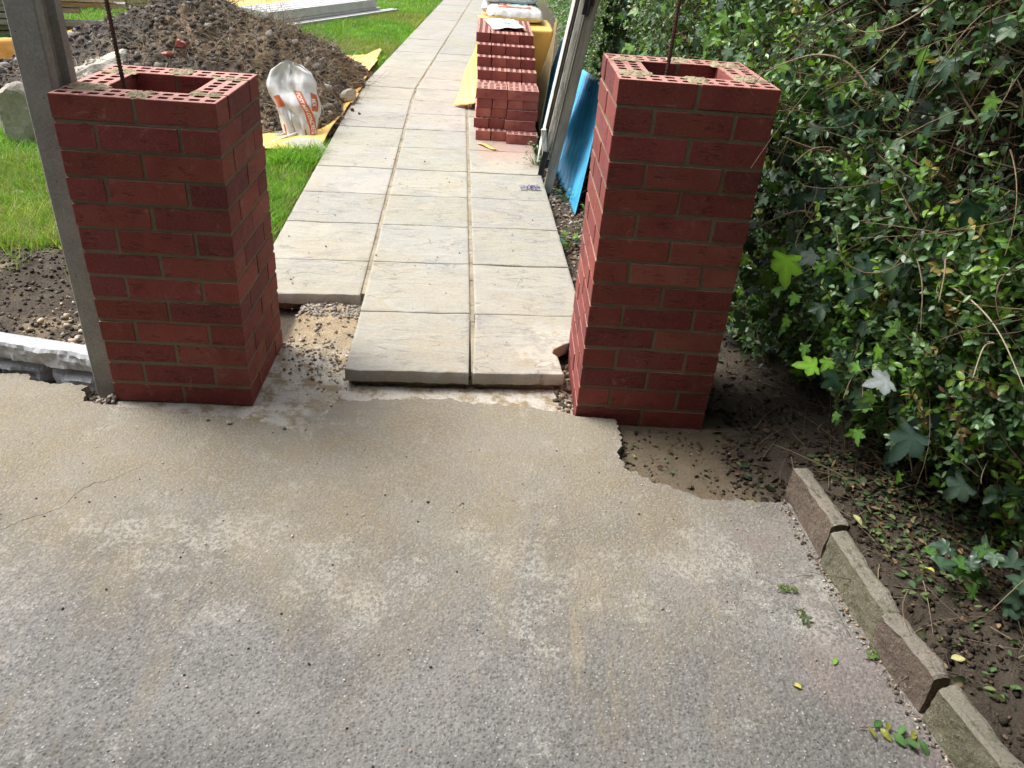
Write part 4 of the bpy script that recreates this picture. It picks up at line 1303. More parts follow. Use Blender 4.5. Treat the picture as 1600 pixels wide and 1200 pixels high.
def text_mesh(body):
    cu = bpy.data.curves.new('t', 'FONT'); cu.body = body; cu.size = 1; cu.align_x = 'CENTER'; cu.align_y = 'CENTER'; cu.offset = .02
    ob = bpy.data.objects.new('t', cu); C.objects.link(ob)
    bpy.context.view_layer.update()
    me = bpy.data.meshes.new_from_object(ob.evaluated_get(bpy.context.evaluated_depsgraph_get()))
    bpy.data.objects.remove(ob)
    bm = bmesh.new(); bm.from_mesh(me); bmesh.ops.triangulate(bm, faces=bm.faces)
    for _ in range(2):
        bmesh.ops.subdivide_edges(bm, edges=[e for e in bm.edges if e.calc_length() > .12], cuts=1); bmesh.ops.triangulate(bm, faces=bm.faces)
    bm.to_mesh(me); bm.free()
    return me
def bag_text(body, length, f, name='lettering', mat='bagtxt'):
    me = text_mesh(body); xs = [v.co.x for v in me.vertices]; w = max(xs) - min(xs); x0 = min(xs)
    for v in me.vertices:
        t = (v.co.x - x0) / w; h = v.co.y * length / w
        uu, vv = f(t, h)
        p = bagS(uu, vv, .0042); v.co = [float(q) for q in p]
    me.name = name; link(name, me, M[mat], BAGP[0])
bag_text('POST MIX CONCRETE', .56, lambda t, h: (float(bu(1 - t)) - .005 + h * 2.6, .12 + .54 * (1 - t) + h * .15))
bag_text('MIX', .10, lambda t, h: (.92 + h * 1.6, .60 - .10 * t))

# ---- rubbish at the foot of the bag
sl = lump((-.02, 3.02, .045), (.20, .15, .028), (3, -3, 12), 17, 'thin flat broken stone slab lying in the grass under the bag', 'rubble', 'lumps of broken concrete by the heap', 'stone_slab', 'stone slab', 3)
def stick(p, q, r, mat, label, w=None, name='batten', cat='batten', grp='grey sticks lying under the bag'):
    p, q = Vector(p), Vector(q); L = (q - p).length
    mb = MB(); mb.box(0, L, -r, r, -r * .5, r * .5, (1, 1, 1), 0, None, r * .15)
    o = mb.obj(name, M[mat]); o.location = p
    o.rotation_euler = (q - p).to_track_quat('X', 'Z').to_euler(); tag(o, label, cat, grp); return o
stick((-.30, 3.02, .03), (-.02, 3.50, .10), .016, 'greywood', 'upper grey batten pointing at the foot of the white bag')
stick((-.25, 2.96, .05), (.00, 3.36, .09), .008, 'gpost', 'thin pale stick lying on the stone slab by the bag')
stick((-.30, 3.16, .03), (-.10, 3.50, .08), .020, 'greywood', 'short grey batten left of the others beneath the bag')
stick((-.28, 2.98, .055), (.16, 2.86, .05), .007, 'greywood', 'thin brown lath along the front edge of the stone slab')

# ---- stack of long concrete posts on the lawn
def long_post(p, q, w, h, label, notch=True):
    p, q = Vector(p), Vector(q); L = (q - p).length
    e = empty('concrete_post', p, math.atan2(q.y - p.y, q.x - p.x), label, 'concrete post', 'new concrete fence posts stacked on the lawn')
    prof = [(0, 0), (w, 0), (w, h), (w * .66, h), (w * .60, h - .022), (w * .40, h - .022), (w * .34, h), (0, h)]
    n = len(prof); V = [(0, y, z) for y, z in prof] + [(L, y, z) for y, z in prof]
    F = [(i, (i + 1) % n, n + (i + 1) % n, n + i) for i in range(n)] + [tuple(range(n))[::-1], tuple(range(n, 2 * n))]
    mb = MB(); mb.add(V, F); mb.obj('shaft', M['gpost'], e); return e
d = Vector((.98, 2.22, 0)).normalized(); nn = Vector((-d.y, d.x, 0))
b0 = Vector((-1.36, 7.95, .03))
nm = ['first', 'second', 'third', 'fourth', 'fifth']
long_post(tuple(b0 + d * -.05 - nn * .13 + Vector((0, 0, 0))), tuple(b0 + d * 2.75 - nn * .13), .11, .07, 'single low concrete post lying at the front of the stack')
for i in range(4):
    a = b0 + nn * (i * .135) + d * random.uniform(-.05, .05) + Vector((0, 0, .0))
    long_post(tuple(a), tuple(a + d * 2.5), .125, .10, 'concrete post in the lower layer of the lawn stack, %s from the path side' % nm[i])
for i in range(4):
    a = b0 + nn * (i * .135 + .02) + d * random.uniform(-.04, .10) + Vector((0, 0, .104))
    long_post(tuple(a), tuple(a + d * 2.42), .125, .10, 'concrete post in the upper layer of the lawn stack, %s from the path side' % nm[i])

# ---- timber stacks at the back left
def plank(p, yaw, L, w, t, mat, label, grp, nm='plank'):
    mb = MB(); mb.box(0, L, 0, w, 0, t, (1, 1, 1), 0, None, .003, .002)
    o = mb.obj(nm, M[mat]); o.location = p; o.rotation_euler = (0, 0, yaw); tag(o, label, 'plank', grp); return o
random.seed(5)
for k in range(6):
    for r in range(2):
        plank((-4.85 + random.uniform(-.02, .02) - .07 * r, 8.42 + r * .21, .04 + k * .052), rad(20), 1.50, .20, .045, 'newwood',
              'yellow treated plank of the back stack, %s course up, %s row' % (['bottom', 'second', 'third', 'fourth', 'fifth', 'top'][k], ['front', 'back'][r]), 'yellow timber planks stacked at the back of the lawn')
for k in range(5):
    plank((-3.40, 8.95 + random.uniform(-.01, .01), .04 + k * .052), rad(58), 1.1, .12, .045, 'newwood',
          'yellow treated plank of the angled stack, %s course up' % ['bottom', 'second', 'third', 'fourth', 'top'][k], 'yellow timber planks stacked at the back of the lawn')
for k in range(8):
    for r in range(1):
        plank((-5.0 + random.uniform(-.1, .1), 5.9 + random.uniform(-.06, .06), .04 + k * .058), rad(17 + random.uniform(-2, 2)), random.uniform(2.0, 2.55), random.uniform(.13, .2), .044, 'greywood',
              'old grey plank of the ragged stack at the far left, %s up' % ['bottom one', 'second', 'third', 'fourth', 'fifth', 'sixth', 'seventh', 'top one'][k], 'weathered grey planks stacked far left')
for k in range(3):
    plank((-4.9, 6.25 + .05 * k, .50 + k * .047), rad(15), 1.35 + .05 * k, .18, .04, 'newwood', 'pale yellow plank laid on top of the grey stack, %s' % ['lowest', 'middle', 'highest'][k], 'weathered grey planks stacked far left')

# ================================================================== LEAVES
def unit(v): return v / (np.linalg.norm(v, axis=-1, keepdims=True) + 1e-9)
# templates: x across, y along the leaf, z up
PRIV_V = np.array([(0, 0, 0), (-.20, .22, .05), (-.27, .50, .07), (-.17, .80, .03), (0, 1, -.05), (.17, .80, .03), (.27, .50, .07), (.20, .22, .05), (0, .30, .0), (0, .70, -.01)])
PRIV_T = np.array([(0, 8, 1), (1, 8, 2), (2, 8, 9), (2, 9, 3), (3, 9, 4), (4, 9, 5), (5, 9, 6), (6, 9, 8), (6, 8, 7), (7, 8, 0)])
def ivy_template():
    V = [(0, .12, -.01)]; K = [1.5]
    # around the outline from the stalk: valley, shoulder, tip, shoulder, valley ...
    tips = [(-.42, -.06), (-.50, .42), (0, 1.02), (.50, .42), (.42, -.06)]
    vals = [(0, 0), (-.32, .13), (-.20, .50), (.20, .50), (.32, .13), (0, 0)]
    T = []
    def v(x, y, z, k): V.append((x, y, z)); K.append(k); return len(V) - 1
    for i, tp in enumerate(tips):
        a, b = vals[i], vals[i + 1]
        va = v(a[0], a[1], .04 if i else -.01, .9); vb = v(b[0], b[1], .04 if i < 4 else -.01, .9)
        tq = v(tp[0], tp[1], -.05, 1.0)
        rb = v(tp[0] * .55, .12 + (tp[1] - .12) * .55, -.005, 1.45)
        f = .52
        sa = v(a[0] * (1 - f) + tp[0] * f + (a[0] - b[0]) * .20, a[1] * (1 - f) + tp[1] * f + (a[1] - b[1]) * .20, .035, .85)
        sb = v(b[0] * (1 - f) + tp[0] * f + (b[0] - a[0]) * .20, b[1] * (1 - f) + tp[1] * f + (b[1] - a[1]) * .20, .035, .85)
        T += [(0, rb, va), (va, rb, sa), (sa, rb, tq), (rb, sb, tq), (vb, sb, rb), (0, vb, rb)]
    return np.array(V), np.array(T), np.array(K)
IVY_V, IVY_T, IVY_K = ivy_template()
PRIV_K = np.array([1, .95, .95, .95, 1.1, .95, .95, .95, 1.25, 1.25])
DIA_V = np.array([(0, 0, 0), (-.28, .48, .07), (0, 1, -.03), (.28, .48, .07)])
DIA_T = np.array([(0, 2, 1), (0, 3, 2)])
def leaves(name, P, D, N, size, tints, mat, tmpl, parent=None, curl=None):
    TV, TT = tmpl
    D = unit(D); Sx = unit(np.cross(D, N)); N = np.cross(Sx, D)
    n = len(P); k = len(TV)
    tv = np.repeat(TV[None], n, axis=0).copy()
    if curl is not None: tv[:, :, 2] -= curl[:, None] * tv[:, :, 1] ** 2
    tv[:, :, 0] *= rng.uniform(.8, 1.15, (n, 1))
    tv[:, :, 2] *= rng.uniform(.2, 1.8, (n, 1))
    V = (tv[:, :, 0:1] * Sx[:, None] + tv[:, :, 1:2] * D[:, None] + tv[:, :, 2:3] * N[:, None]) * size[:, None, None] + P[:, None]
    T = (TT[None] + (np.arange(n) * k)[:, None, None]).reshape(-1, 3)
    K = IVY_K if k == len(IVY_V) else (PRIV_K if k == len(PRIV_V) else np.ones(k))
    return npmesh(name, V.reshape(-1, 3), T, mat, parent, (np.asarray(tints)[:, None] * K[None, :, None]).reshape(-1, 3), smooth=(k > 4))
LEAFC = [(.075, .165, .050), (.055, .125, .045), (.095, .20, .045), (.13, .26, .05), (.075, .15, .07), (.13, .25, .11), (.17, .30, .14), (.15, .27, .12)]
IVYC = [(.030, .072, .038), (.040, .085, .045), (.026, .060, .036), (.055, .11, .05), (.11, .23, .03)]

def face_x(y, z):
    y = np.asarray(y, float); z = np.asarray(z, float)
    b = np.interp(y, [-3, -1.2, -.6, -.2, .25, .7, 1.5, 3, 6, 14], [2.55, 2.43, 2.24, 2.10, 2.04, 2.01, 1.97, 1.93, 1.98, 2.2])
    und = np.interp(z, [0, .12, .3, .5, .8, 1.2, 2.2], [.50, .34, .16, .05, .0, .0, -.05])
    fr = ss(-.15, 1.0, y)
    b = b + und * (1 - fr) + fr * np.interp(z, [0, .3, 2.2], [.10, 0, -.10])
    return b + .20 * (fbm(y * 1.9, z * 1.9, 101, 3) - .5)
def bare(y, z):
    """how much of the foliage is missing: bare brown patches"""
    a = ss(-.75, -.5, y) * ss(.28, .05, y) * ss(.78, 1.0, z)
    b = .92 * ss(.53, .62, fbm(y * 2.3 + 3, z * 2.6, 103, 3))
    return np.clip(a * .72 + b * (1 - a), 0, .96)

hd = empty('hedge', (2.75, 1.0, .0), 0, 'tall dense privet hedge along the right side of the path', 'hedge')
HO = np.array([2.75, 1.0, 0.0])
# lumpy near-black core added inside the hedge to block light through the gaps
uy = np.linspace(-3.2, 13.5, 240); uz = np.linspace(0, 1, 60)
A, B = np.meshgrid(uy, uz)
prof_x = np.interp(B, [0, .4, .6, 1], [2.98, 2.90, 3.05, 3.6]); prof_z = np.interp(B, [0, .4, .6, 1], [-.05, 2.65, 2.95, 2.6])
prof_x = prof_x - .50 * ss(.9, 2.4, A) * ss(.75, .35, B)
prof_x = prof_x + .30 * (fbm(A * 2.4, prof_z * 2.4, 105, 4) - .5); prof_z = prof_z + .2 * (fbm(A * 2, B * 5, 106) - .5) * ss(.1, .3, B)
II = np.arange(A.size).reshape(A.shape)
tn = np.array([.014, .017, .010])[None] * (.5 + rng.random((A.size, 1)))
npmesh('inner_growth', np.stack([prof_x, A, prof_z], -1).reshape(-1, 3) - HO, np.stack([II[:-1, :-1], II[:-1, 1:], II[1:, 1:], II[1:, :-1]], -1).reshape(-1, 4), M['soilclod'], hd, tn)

def twigs(nT, ylo, yhi, zlo, zhi, Ls, nodes, leafs, tmpl, name, seed_, depth=(.22, .42), thin=.0013, ypow=None, tw=True, usebare=True):
    global rng
    rng = np.random.default_rng(seed_)
    y = rng.uniform(ylo, yhi, nT); z = rng.uniform(zlo, zhi, nT)
    if usebare:
        keep = rng.random(nT) > bare(y, z); y, z = y[keep], z[keep]
    n = len(y)
    fx = face_x(y, z) + rng.uniform(-.02, .16, n) ** 1
    L = rng.uniform(*Ls, n)
    dirv = np.stack([-rng.uniform(.35, 1.0, n), rng.normal(0, .55, n) - .15, rng.normal(.38, .5, n)], -1); dirv = unit(dirv)
    end = np.stack([fx, y, z], -1)
    P0 = end - dirv * L[:, None]
    t = np.linspace(0, 1, nodes + 1)
    Cv = rng.normal(size=(n, 3)) * .12; Cv[:, 2] += .08
    P = P0[:, None] + dirv[:, None] * (L[:, None] * t)[..., None] + Cv[:, None] * (L[:, None] * (t * t)[None])[..., None]
    T = unit(np.gradient(P, axis=1))
    # twig tubes
    if tw:
        up = np.array([.3, .5, .8]); Aa = unit(np.cross(T, up)); Bb = np.cross(T, Aa)
        rr = (thin * (1.8 - 1.2 * t))[None, :, None] * rng.uniform(.7, 1.5, (n, 1, 1))
        ring = np.stack([P + (Aa * math.cos(a) + Bb * math.sin(a)) * rr for a in (0, 2.094, 4.189)], 2)
        sg = nodes
        base = np.arange(n)[:, None, None] * (sg + 1) * 3 + np.arange(sg)[None, :, None] * 3 + np.arange(3)[None, None]
        nx_ = np.arange(n)[:, None, None] * (sg + 1) * 3 + np.arange(sg)[None, :, None] * 3 + ((np.arange(3) + 1) % 3)[None, None]
        Q_ = np.stack([base, nx_, nx_ + 3, base + 3], -1).reshape(-1, 4)
        tc = pal(n, [(.20, .15, .09), (.28, .22, .13), (.13, .10, .06)])
        npmesh(name + '_twigs', ring.reshape(-1, 3) - HO, Q_, M['twig'], hd, np.repeat(tc, (sg + 1) * 3, axis=0))
    # leaves in opposite pairs at the nodes
    k0 = int(nodes * .35)
    Pn = P[:, k0:]; Tn = T[:, k0:]; m = Pn.shape[1]
    ang = rng.uniform(0, 6.28, (n, 1)) + np.arange(m)[None] * 1.57
    up = np.array([.1, .2, .97]); Aa = unit(np.cross(Tn, up)); Bb = np.cross(Tn, Aa)
    fresh = rng.random(n) < .22
    PP = []; DD = []; NN = []; SZ = []; TC = []
    lc = pal(n, LEAFC, .2); lc[fresh] = pal(int(fresh.sum()), [(.16, .30, .035), (.20, .34, .05), (.13, .26, .04)], .15)
    old = rng.random(n) < .03; lc[old] = pal(int(old.sum()), [(.36, .30, .08), (.22, .14, .07)], .2)
    for sgn in (1, -1):
        out = (Aa * np.cos(ang)[..., None] + Bb * np.sin(ang)[..., None]) * sgn
        Dl = out * .9 + Tn * .75 + rng.normal(size=out.shape) * .25
        Nn = np.array([-.55, -.35, .85])[None, None] + rng.normal(size=out.shape) * .5 + Tn * .3
        sz = rng.uniform(*leafs, (n, m)) * (1 - .35 * (np.arange(m) / m)[None])
        sel = rng.random((n, m)) < .86
        PP.append(Pn[sel]); DD.append(Dl[sel]); NN.append(Nn[sel]); SZ.append(sz[sel])
        TC.append((np.repeat(lc[:, None], m, 1) * rng.uniform(.8, 1.2, (n, m, 1)))[sel])
    PP, DD, NN, SZ, TC = map(np.concatenate, (PP, DD, NN, SZ, TC))
    leaves(name, PP - HO, DD, NN, SZ, TC, M['leaf'], tmpl, hd, rng.uniform(-.05, .25, len(PP)))

twigs(5600, -1.75, 1.1, .06, 1.75, (.12, .30), 9, (.022, .040), (PRIV_V, PRIV_T), 'foliage', 201)
twigs(1300, -1.4, -.15, .28, 1.0, (.12, .28), 9, (.024, .042), (PRIV_V, PRIV_T), 'foliage', 208)
twigs(6000, .9, 4.5, .0, 1.6, (.12, .30), 7, (.020, .038), (DIA_V, DIA_T), 'foliage', 202, usebare=False, thin=.0016)
twigs(5200, 4.3, 13.2, .0, 1.5, (.15, .35), 5, (.035, .055), (DIA_V, DIA_T), 'foliage', 203, usebare=False, tw=False)
twigs(4600, -2.6, 13.2, 1.5, 3.0, (.3, .6), 7, (.05, .08), (DIA_V, DIA_T), 'foliage', 204, usebare=False, thin=.003)
# deeper, sparser leaves, the shade inside the hedge put into their dark colours
rng = np.random.default_rng(300)
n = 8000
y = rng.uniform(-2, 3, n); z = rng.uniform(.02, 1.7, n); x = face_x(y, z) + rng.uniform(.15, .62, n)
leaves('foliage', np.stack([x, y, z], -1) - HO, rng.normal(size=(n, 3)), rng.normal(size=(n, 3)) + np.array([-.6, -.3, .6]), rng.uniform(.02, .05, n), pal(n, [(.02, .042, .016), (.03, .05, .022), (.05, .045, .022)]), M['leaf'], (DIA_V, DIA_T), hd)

# bare brown twigs crossing inside
n = 1500
y = rng.uniform(-1.9, 2.4, n); z = rng.uniform(.08, 1.65, n); x = face_x(y, z) + rng.uniform(.03, .6, n)
D = rng.normal(size=(n, 3)) * np.array([.8, 1, .8]); D = unit(D)
o, _ = strands('twig', np.stack([x, y, z], -1) - HO, D, rng.uniform(.06, .26, n), rng.uniform(.0010, .0024, n), pal(n, [(.17, .125, .08), (.24, .19, .125), (.11, .085, .055), (.30, .25, .17)]), M['twig'], hd, .35, 6)
o['kind'] = 'stuff'
n = 1100
y = rng.uniform(-.85, .35, n); z = rng.uniform(.75, 1.6, n); x = face_x(y, z) + rng.uniform(.02, .45, n)
D = unit(rng.normal(size=(n, 3)) * np.array([.6, 1.2, .7]))
o, _ = strands('twig', np.stack([x, y, z], -1) - HO, D, rng.uniform(.08, .30, n), rng.uniform(.0012, .0032, n), pal(n, [(.17, .12, .075), (.24, .18, .11), (.12, .09, .06)]), M['twig'], hd, .5, 7)
o['kind'] = 'stuff'

def stem(pts, r0, r1, mat='bark', name='trunk', parent=None, n=9, tc=(.27, .20, .12)):
    pts = [Vector(p) for p in pts]; out = []; rr = []
    m = len(pts) - 1; K = 7
    for i in range(m):
        p0 = pts[max(i - 1, 0)]; p1 = pts[i]; p2 = pts[i + 1]; p3 = pts[min(i + 2, m)]
        for k in range(K):
            t = k / K
            q = .5 * ((2 * p1) + (-p0 + p2) * t + (2 * p0 - 5 * p1 + 4 * p2 - p3) * t * t + (-p0 + 3 * p1 - 3 * p2 + p3) * t ** 3)
            out.append(q); rr.append(r0 + (r1 - r0) * (i + t) / m)
    out.append(pts[-1]); rr.append(r1)
    rr = [r * (1 + .10 * mnoise.noise(q * 23)) for r, q in zip(rr, out)]
    mb = MB(); mb.tube([q - Vector(HO) for q in out] if parent is hd else out, rr, n, tc)
    return mb.obj(name, M[mat], parent, True)
# stems of the hedge
stem([(2.555, -.965, .02), (2.53, -.95, .14), (2.55, -.93, .30), (2.62, -.88, .46), (2.70, -.80, .9), (2.8, -.7, 1.6)], .022, .012, parent=hd)
stem([(2.60, -.90, .02), (2.60, -.93, .16), (2.63, -.96, .34), (2.72, -.95, .7), (2.8, -.9, 1.5)], .017, .010, parent=hd)
stem([(2.52, -.33, .02), (2.56, -.30, .22), (2.54, -.25, .45), (2.58, -.2, .8), (2.55, -.18, 1.2), (2.62, -.1, 1.8)], .020, .012, parent=hd)
stem([(2.50, -.16, .02), (2.52, -.12, .25), (2.47, -.06, .55), (2.50, -.02, .95), (2.56, .05, 1.7)], .016, .009, parent=hd)
stem([(2.44, .02, .0), (2.50, .05, .3), (2.52, .1, .7), (2.5, .1, 1.1), (2.5, .2, 1.7)], .018, .011, parent=hd)
stem([(2.62, -.55, .03), (2.64, -.5, .35), (2.60, -.45, .8), (2.62, -.40, 1.2), (2.66, -.4, 1.8)], .021, .012, parent=hd)
rs = random.Random(4)
for k in range(16):
    yy = rs.uniform(-1.4, 1.5) if k < 10 else rs.uniform(1.5, 6)
    xx = rs.uniform(2.55, 2.8) if k < 10 else rs.uniform(2.3, 2.5)
    p = [(xx, yy, .0)]
    for zz in (.3, .6, 1.0, 1.4, 1.9): p.append((p[-1][0] + rs.uniform(-.07, .06), p[-1][1] + rs.uniform(-.09, .09), zz))
    stem(p, rs.uniform(.010, .022), rs.uniform(.006, .011), parent=hd)
for p in ([(2.47, -.50, .33), (2.40, -.38, .48), (2.33, -.30, .60), (2.24, -.28, .63)],
          [(2.56, -.2, 1.0), (2.45, -.3, 1.06), (2.36, -.42, 1.03)],
          [(2.45, -.40, .66), (2.42, -.37, .90), (2.40, -.35, 1.05), (2.39, -.34, 1.13)],
          [(2.40, -.35, .88), (2.35, -.38, .95), (2.31, -.40, 1.0)],
          [(2.62, -.55, .9), (2.55, -.68, 1.05), (2.45, -.75, 1.1)],
          [(2.55, -.05, 1.15), (2.52, -.25, 1.25), (2.46, -.5, 1.22)],
          [(2.30, .02, .85), (2.18, -.02, .93), (2.05, -.04, .96), (1.97, -.05, .985)]):
    stem(p, .0060 if len(p) > 3 else .005, .0022, 'twig', 'branch', hd, 6)

rs = random.Random(9)
for k in range(26):
    yy = rs.uniform(-1.2, .6); zz = rs.uniform(.35, 1.35); xx = float(face_x(yy, zz)) + rs.uniform(.05, .25)
    p = [(xx, yy, zz)]; dx, dy, dz = rs.uniform(-.12, .0), rs.uniform(-.12, .12), rs.uniform(-.03, .12)
    for q in range(4):
        p.append((p[-1][0] + dx * rs.uniform(.4, 1), p[-1][1] + dy + rs.uniform(-.03, .03), p[-1][2] + dz)); dz -= rs.uniform(.01, .05)
    stem(p, rs.uniform(.0022, .0042), .0011, 'twig', 'branch', hd, 5, rs.choice([(.34, .27, .17), (.25, .19, .12), (.42, .36, .25)]))

# ---- ivy growing through it
iv = empty('ivy', (2.4, -.2, .0), 0, 'dark lobed ivy climbing through the hedge beside the taller pillar', 'ivy')
IO = np.array([2.4, -.2, 0.0])
rng = np.random.default_rng(401)
def ivyset(n, ylo, yhi, zlo, zhi, dlo, dhi, slo, shi, cols, name='leaves', extra=0):
    y = rng.uniform(ylo, yhi, n); z = rng.uniform(zlo, zhi, n)
    x = face_x(y, z) + rng.uniform(dlo, dhi, n)
    D = np.stack([rng.normal(-.35, .35, n), rng.normal(-.1, .45, n), rng.normal(-.75, .4, n)], -1)
    Nn = np.stack([rng.normal(-.8, .3, n), rng.normal(-.5, .4, n), rng.normal(.45, .35, n)], -1)
    leaves(name, np.stack([x, y, z], -1) - IO, D, Nn, rng.uniform(slo, shi, n), pal(n, cols, .2), M['ivy'], (IVY_V, IVY_T), iv, rng.uniform(-.1, .3, n))
    D2 = -unit(D) * .6 + np.stack([np.abs(rng.normal(.6, .3, n)), rng.normal(0, .3, n), rng.normal(-.1, .3, n)], -1)
    o, _ = strands('stalks', np.stack([x, y, z], -1) - IO, unit(D2), rng.uniform(.05, .12, n), np.full(n, .0013), pal(n, [(.16, .20, .07), (.22, .24, .10)]), M['twig'], iv, .3, 4)
    o['kind'] = 'stuff'
ivyset(230, -.45, .75, .06, .80, -.03, .12, .030, .068, IVYC)
ivyset(120, -.55, .3, .75, 1.35, -.0, .15, .030, .065, IVYC)
ivyset(110, -1.3, -.3, .10, .70, .02, .18, .032, .065, IVYC)
ivyset(650, .5, 3.2, .1, 1.45, -.06, .10, .028, .060, IVYC + [(.10, .22, .035), (.07, .15, .05)])
ivyset(30, -.5, .2, .15, .7, -.08, .02, .030, .05, [(.13, .28, .03), (.10, .23, .04)])
# a few big leaves that catch the eye
big = [((2.055, -.08, .66), .105, (.16, .36, .02), (.1, -.15, -1), (-.8, -.6, .15)),
       ((2.20, -.28, .68), .090, (.050, .10, .065), (-.3, .1, -.8), (-.5, -.6, .8)),
       ((2.26, -.45, .47), .075, (.30, .34, .35), (-.9, -.1, -.15), (-.2, -.5, .9)),
       ((2.13, -.30, .42), .070, (.15, .32, .03), (-.9, .1, -.05), (-.2, -.4, .9)),
       ((2.27, -.22, 1.12), .105, (.10, .13, .12), (-.2, .1, -1), (-.7, -.6, .2)),
       ((2.36, -.52, .42), .125, (.055, .095, .075), (-.1, -.1, -1), (-.7, -.7, .3)),
       ((2.31, -.56, .38), .105, (.045, .085, .065), (-.5, -.1, -.9), (-.6, -.7, .4)),
       ((2.33, -.40, .56), .095, (.040, .085, .060), (.2, .1, -1), (-.7, -.7, .3)),
       ((2.21, -.20, .92), .080, (.22, .40, .04), (.5, .2, -.7), (-.7, -.5, .4)),
       ((2.42, -.66, .30), .080, (.07, .12, .085), (-.4, .2, -.8), (-.5, -.6, .6)),
       ((2.20, -.12, .80), .085, (.07, .10, .09), (-.1, .1, -1), (-.7, -.6, .3))]
leaves('big_leaves', np.array([b[0] for b in big]) - IO, np.array([b[3] for b in big], float), np.array([b[4] for b in big], float), np.array([b[1] for b in big]), np.array([b[2] for b in big]), M['ivy'], (IVY_V, IVY_T), iv, np.full(len(big), .12))

# ---- low plants along the path edge
def weed(x, y, z, n, sz, cols, label, h=.08, nm='weed', tm=None, rd=.06):
    e = empty(nm, (x, y, z), 0, label, 'weed', 'small weeds along the path edge')
    th = rng.uniform(0, 6.28, n); r = rd * np.sqrt(rng.random(n)); hh = rng.uniform(.01, h, n)
    P = np.stack([r * np.cos(th), r * np.sin(th), hh], -1)
    leaves('leaves', P, np.stack([np.cos(th), np.sin(th), rng.normal(.2, .4, n)], -1), np.tile([0, 0, 1.], (n, 1)) + rng.normal(size=(n, 3)) * .3, rng.uniform(sz * .6, sz, n), pal(n, cols), M['leaf'], tm or (PRIV_V, PRIV_T), e)
    o, _ = strands('stems', np.stack([r * .3 * np.cos(th), r * .3 * np.sin(th), hh * 0], -1), unit(P - P * .3 + np.array([0, 0, .02])), hh + .01, np.full(n, .0012), pal(n, [(.10, .16, .05)]), M['twig'], e, .15, 3)
    o['kind'] = 'stuff'
    return e
weed(1.525, 2.86, .06, 55, .030, [(.12, .22, .09), (.16, .28, .10)], 'pale green weed growing at the foot of the gate', .14, rd=.09)
weed(1.545, 3.12, .06, 36, .028, [(.10, .20, .09)], 'smaller green weed between the gate and the bricks', .12, rd=.07)
weed(1.655, 2.28, .02, 22, .026, [(.12, .24, .06)], 'small green weed under the blue sheet', .06, rd=.07)
weed(1.625, 1.56, .02, 20, .034, [(.14, .28, .04), (.06, .16, .12)], 'bright green weed at the path edge beside the pillar', .06, tm=(IVY_V, IVY_T))
weed(1.80, 2.02, .02, 18, .026, [(.12, .24, .06)], 'small weed at the lowest corner of the blue sheet', .08, rd=.07)
weed(1.70, 1.78, .02, 14, .022, [(.14, .25, .06)], 'tiny green seedling in the litter behind the pillar', .05)
fl = empty('flowers', (1.455, 2.325, .064), 0, 'cluster of fallen violet blue flowers lying on the path', 'flowers')
for q in range(9):
    n = 14
    cx, cy = (-.045 + .012 * q + random.uniform(-.008, .008), .004 * math.sin(q * 2) + random.uniform(-.012, .012))
    P = np.tile([cx, cy, .012], (n, 1)) + rng.normal(size=(n, 3)) * [.006, .006, .005]
    leaves('petals', P, rng.normal(size=(n, 3)) * [1, 1, .5], rng.normal(size=(n, 3)) + [0, 0, 1], rng.uniform(.010, .018, n), pal(n, [(.30, .27, .72), (.42, .38, .80), (.25, .20, .62)], .15), M['petal'], (DIA_V, DIA_T), fl)

def rect(x0, x1, y0, y1, cond=None):
    def f(n):
        x = rng.uniform(x0, x1, n); y = rng.uniform(y0, y1, n)
        if cond is not None:
            k = cond(x, y); x, y = x[k], y[k]
        return x, y
    return f
# ================================================================== GRASS
rng = np.random.default_rng(55)
def blades(n, xf, hlo, hhi, wlo, whi, cols, name='grass'):
    x, y = xf(n); n = len(x)
    z = ground_h(x, y) * ss(30, 10, np.abs(x)) - .004
    th = rng.uniform(0, 6.28, n); h = rng.uniform(hlo, hhi, n); w = rng.uniform(wlo, whi, n)
    lean = rng.uniform(.1, .95, n); la = rng.uniform(0, 6.28, n)
    d = np.stack([np.cos(la) * lean, np.sin(la) * lean, np.ones(n)], -1)
    s = np.stack([np.cos(th), np.sin(th), np.zeros(n)], -1) * w[:, None] * .5
    P = np.stack([x, y, z], -1)
    mid = P + d * (h * .55)[:, None]; bend = d.copy(); bend[:, :2] *= 1.9; bend[:, 2] *= .75
    tip = mid + bend * (h * .45)[:, None]
    V = np.stack([P - s, P + s, mid + s * .8, mid - s * .8, tip], 1)
    b = (np.arange(n) * 5)[:, None]
    pt = fbm(x * 1.3, y * 1.3, 88, 3); dry = ss(.50, .68, pt)[:, None] * .75
    T = np.concatenate([b + np.array([[0, 1, 2]]), b + np.array([[0, 2, 3]]), b + np.array([[3, 2, 4]])])
    cc_ = pal(n, cols, .25); cc_ = cc_ * (1 - dry) + dry * np.array([.34, .34, .12]) * rng.uniform(.6, 1.2, (n, 1)); cc_ = cc_ * (.75 + .5 * fbm(x * 5, y * 5, 89, 2))[:, None]
    return V.reshape(-1, 3), T, np.repeat(cc_, 5, axis=0)
GC = [(.15, .34, .035), (.19, .40, .045), (.12, .27, .03), (.24, .42, .07), (.26, .36, .10)]
DRY = [(.38, .34, .15), (.30, .30, .12), (.44, .40, .22)]
parts_ = []
def onlawn(x, y):
    k = (x < pL(y) + .004 - .02 * fbm(y * 9, y * 0, 3)) & ~inpoly(x, y, poly)
    return k & (y > 1.12 + .7 * (fbm(x * 4, y * 4, 7) - .5))
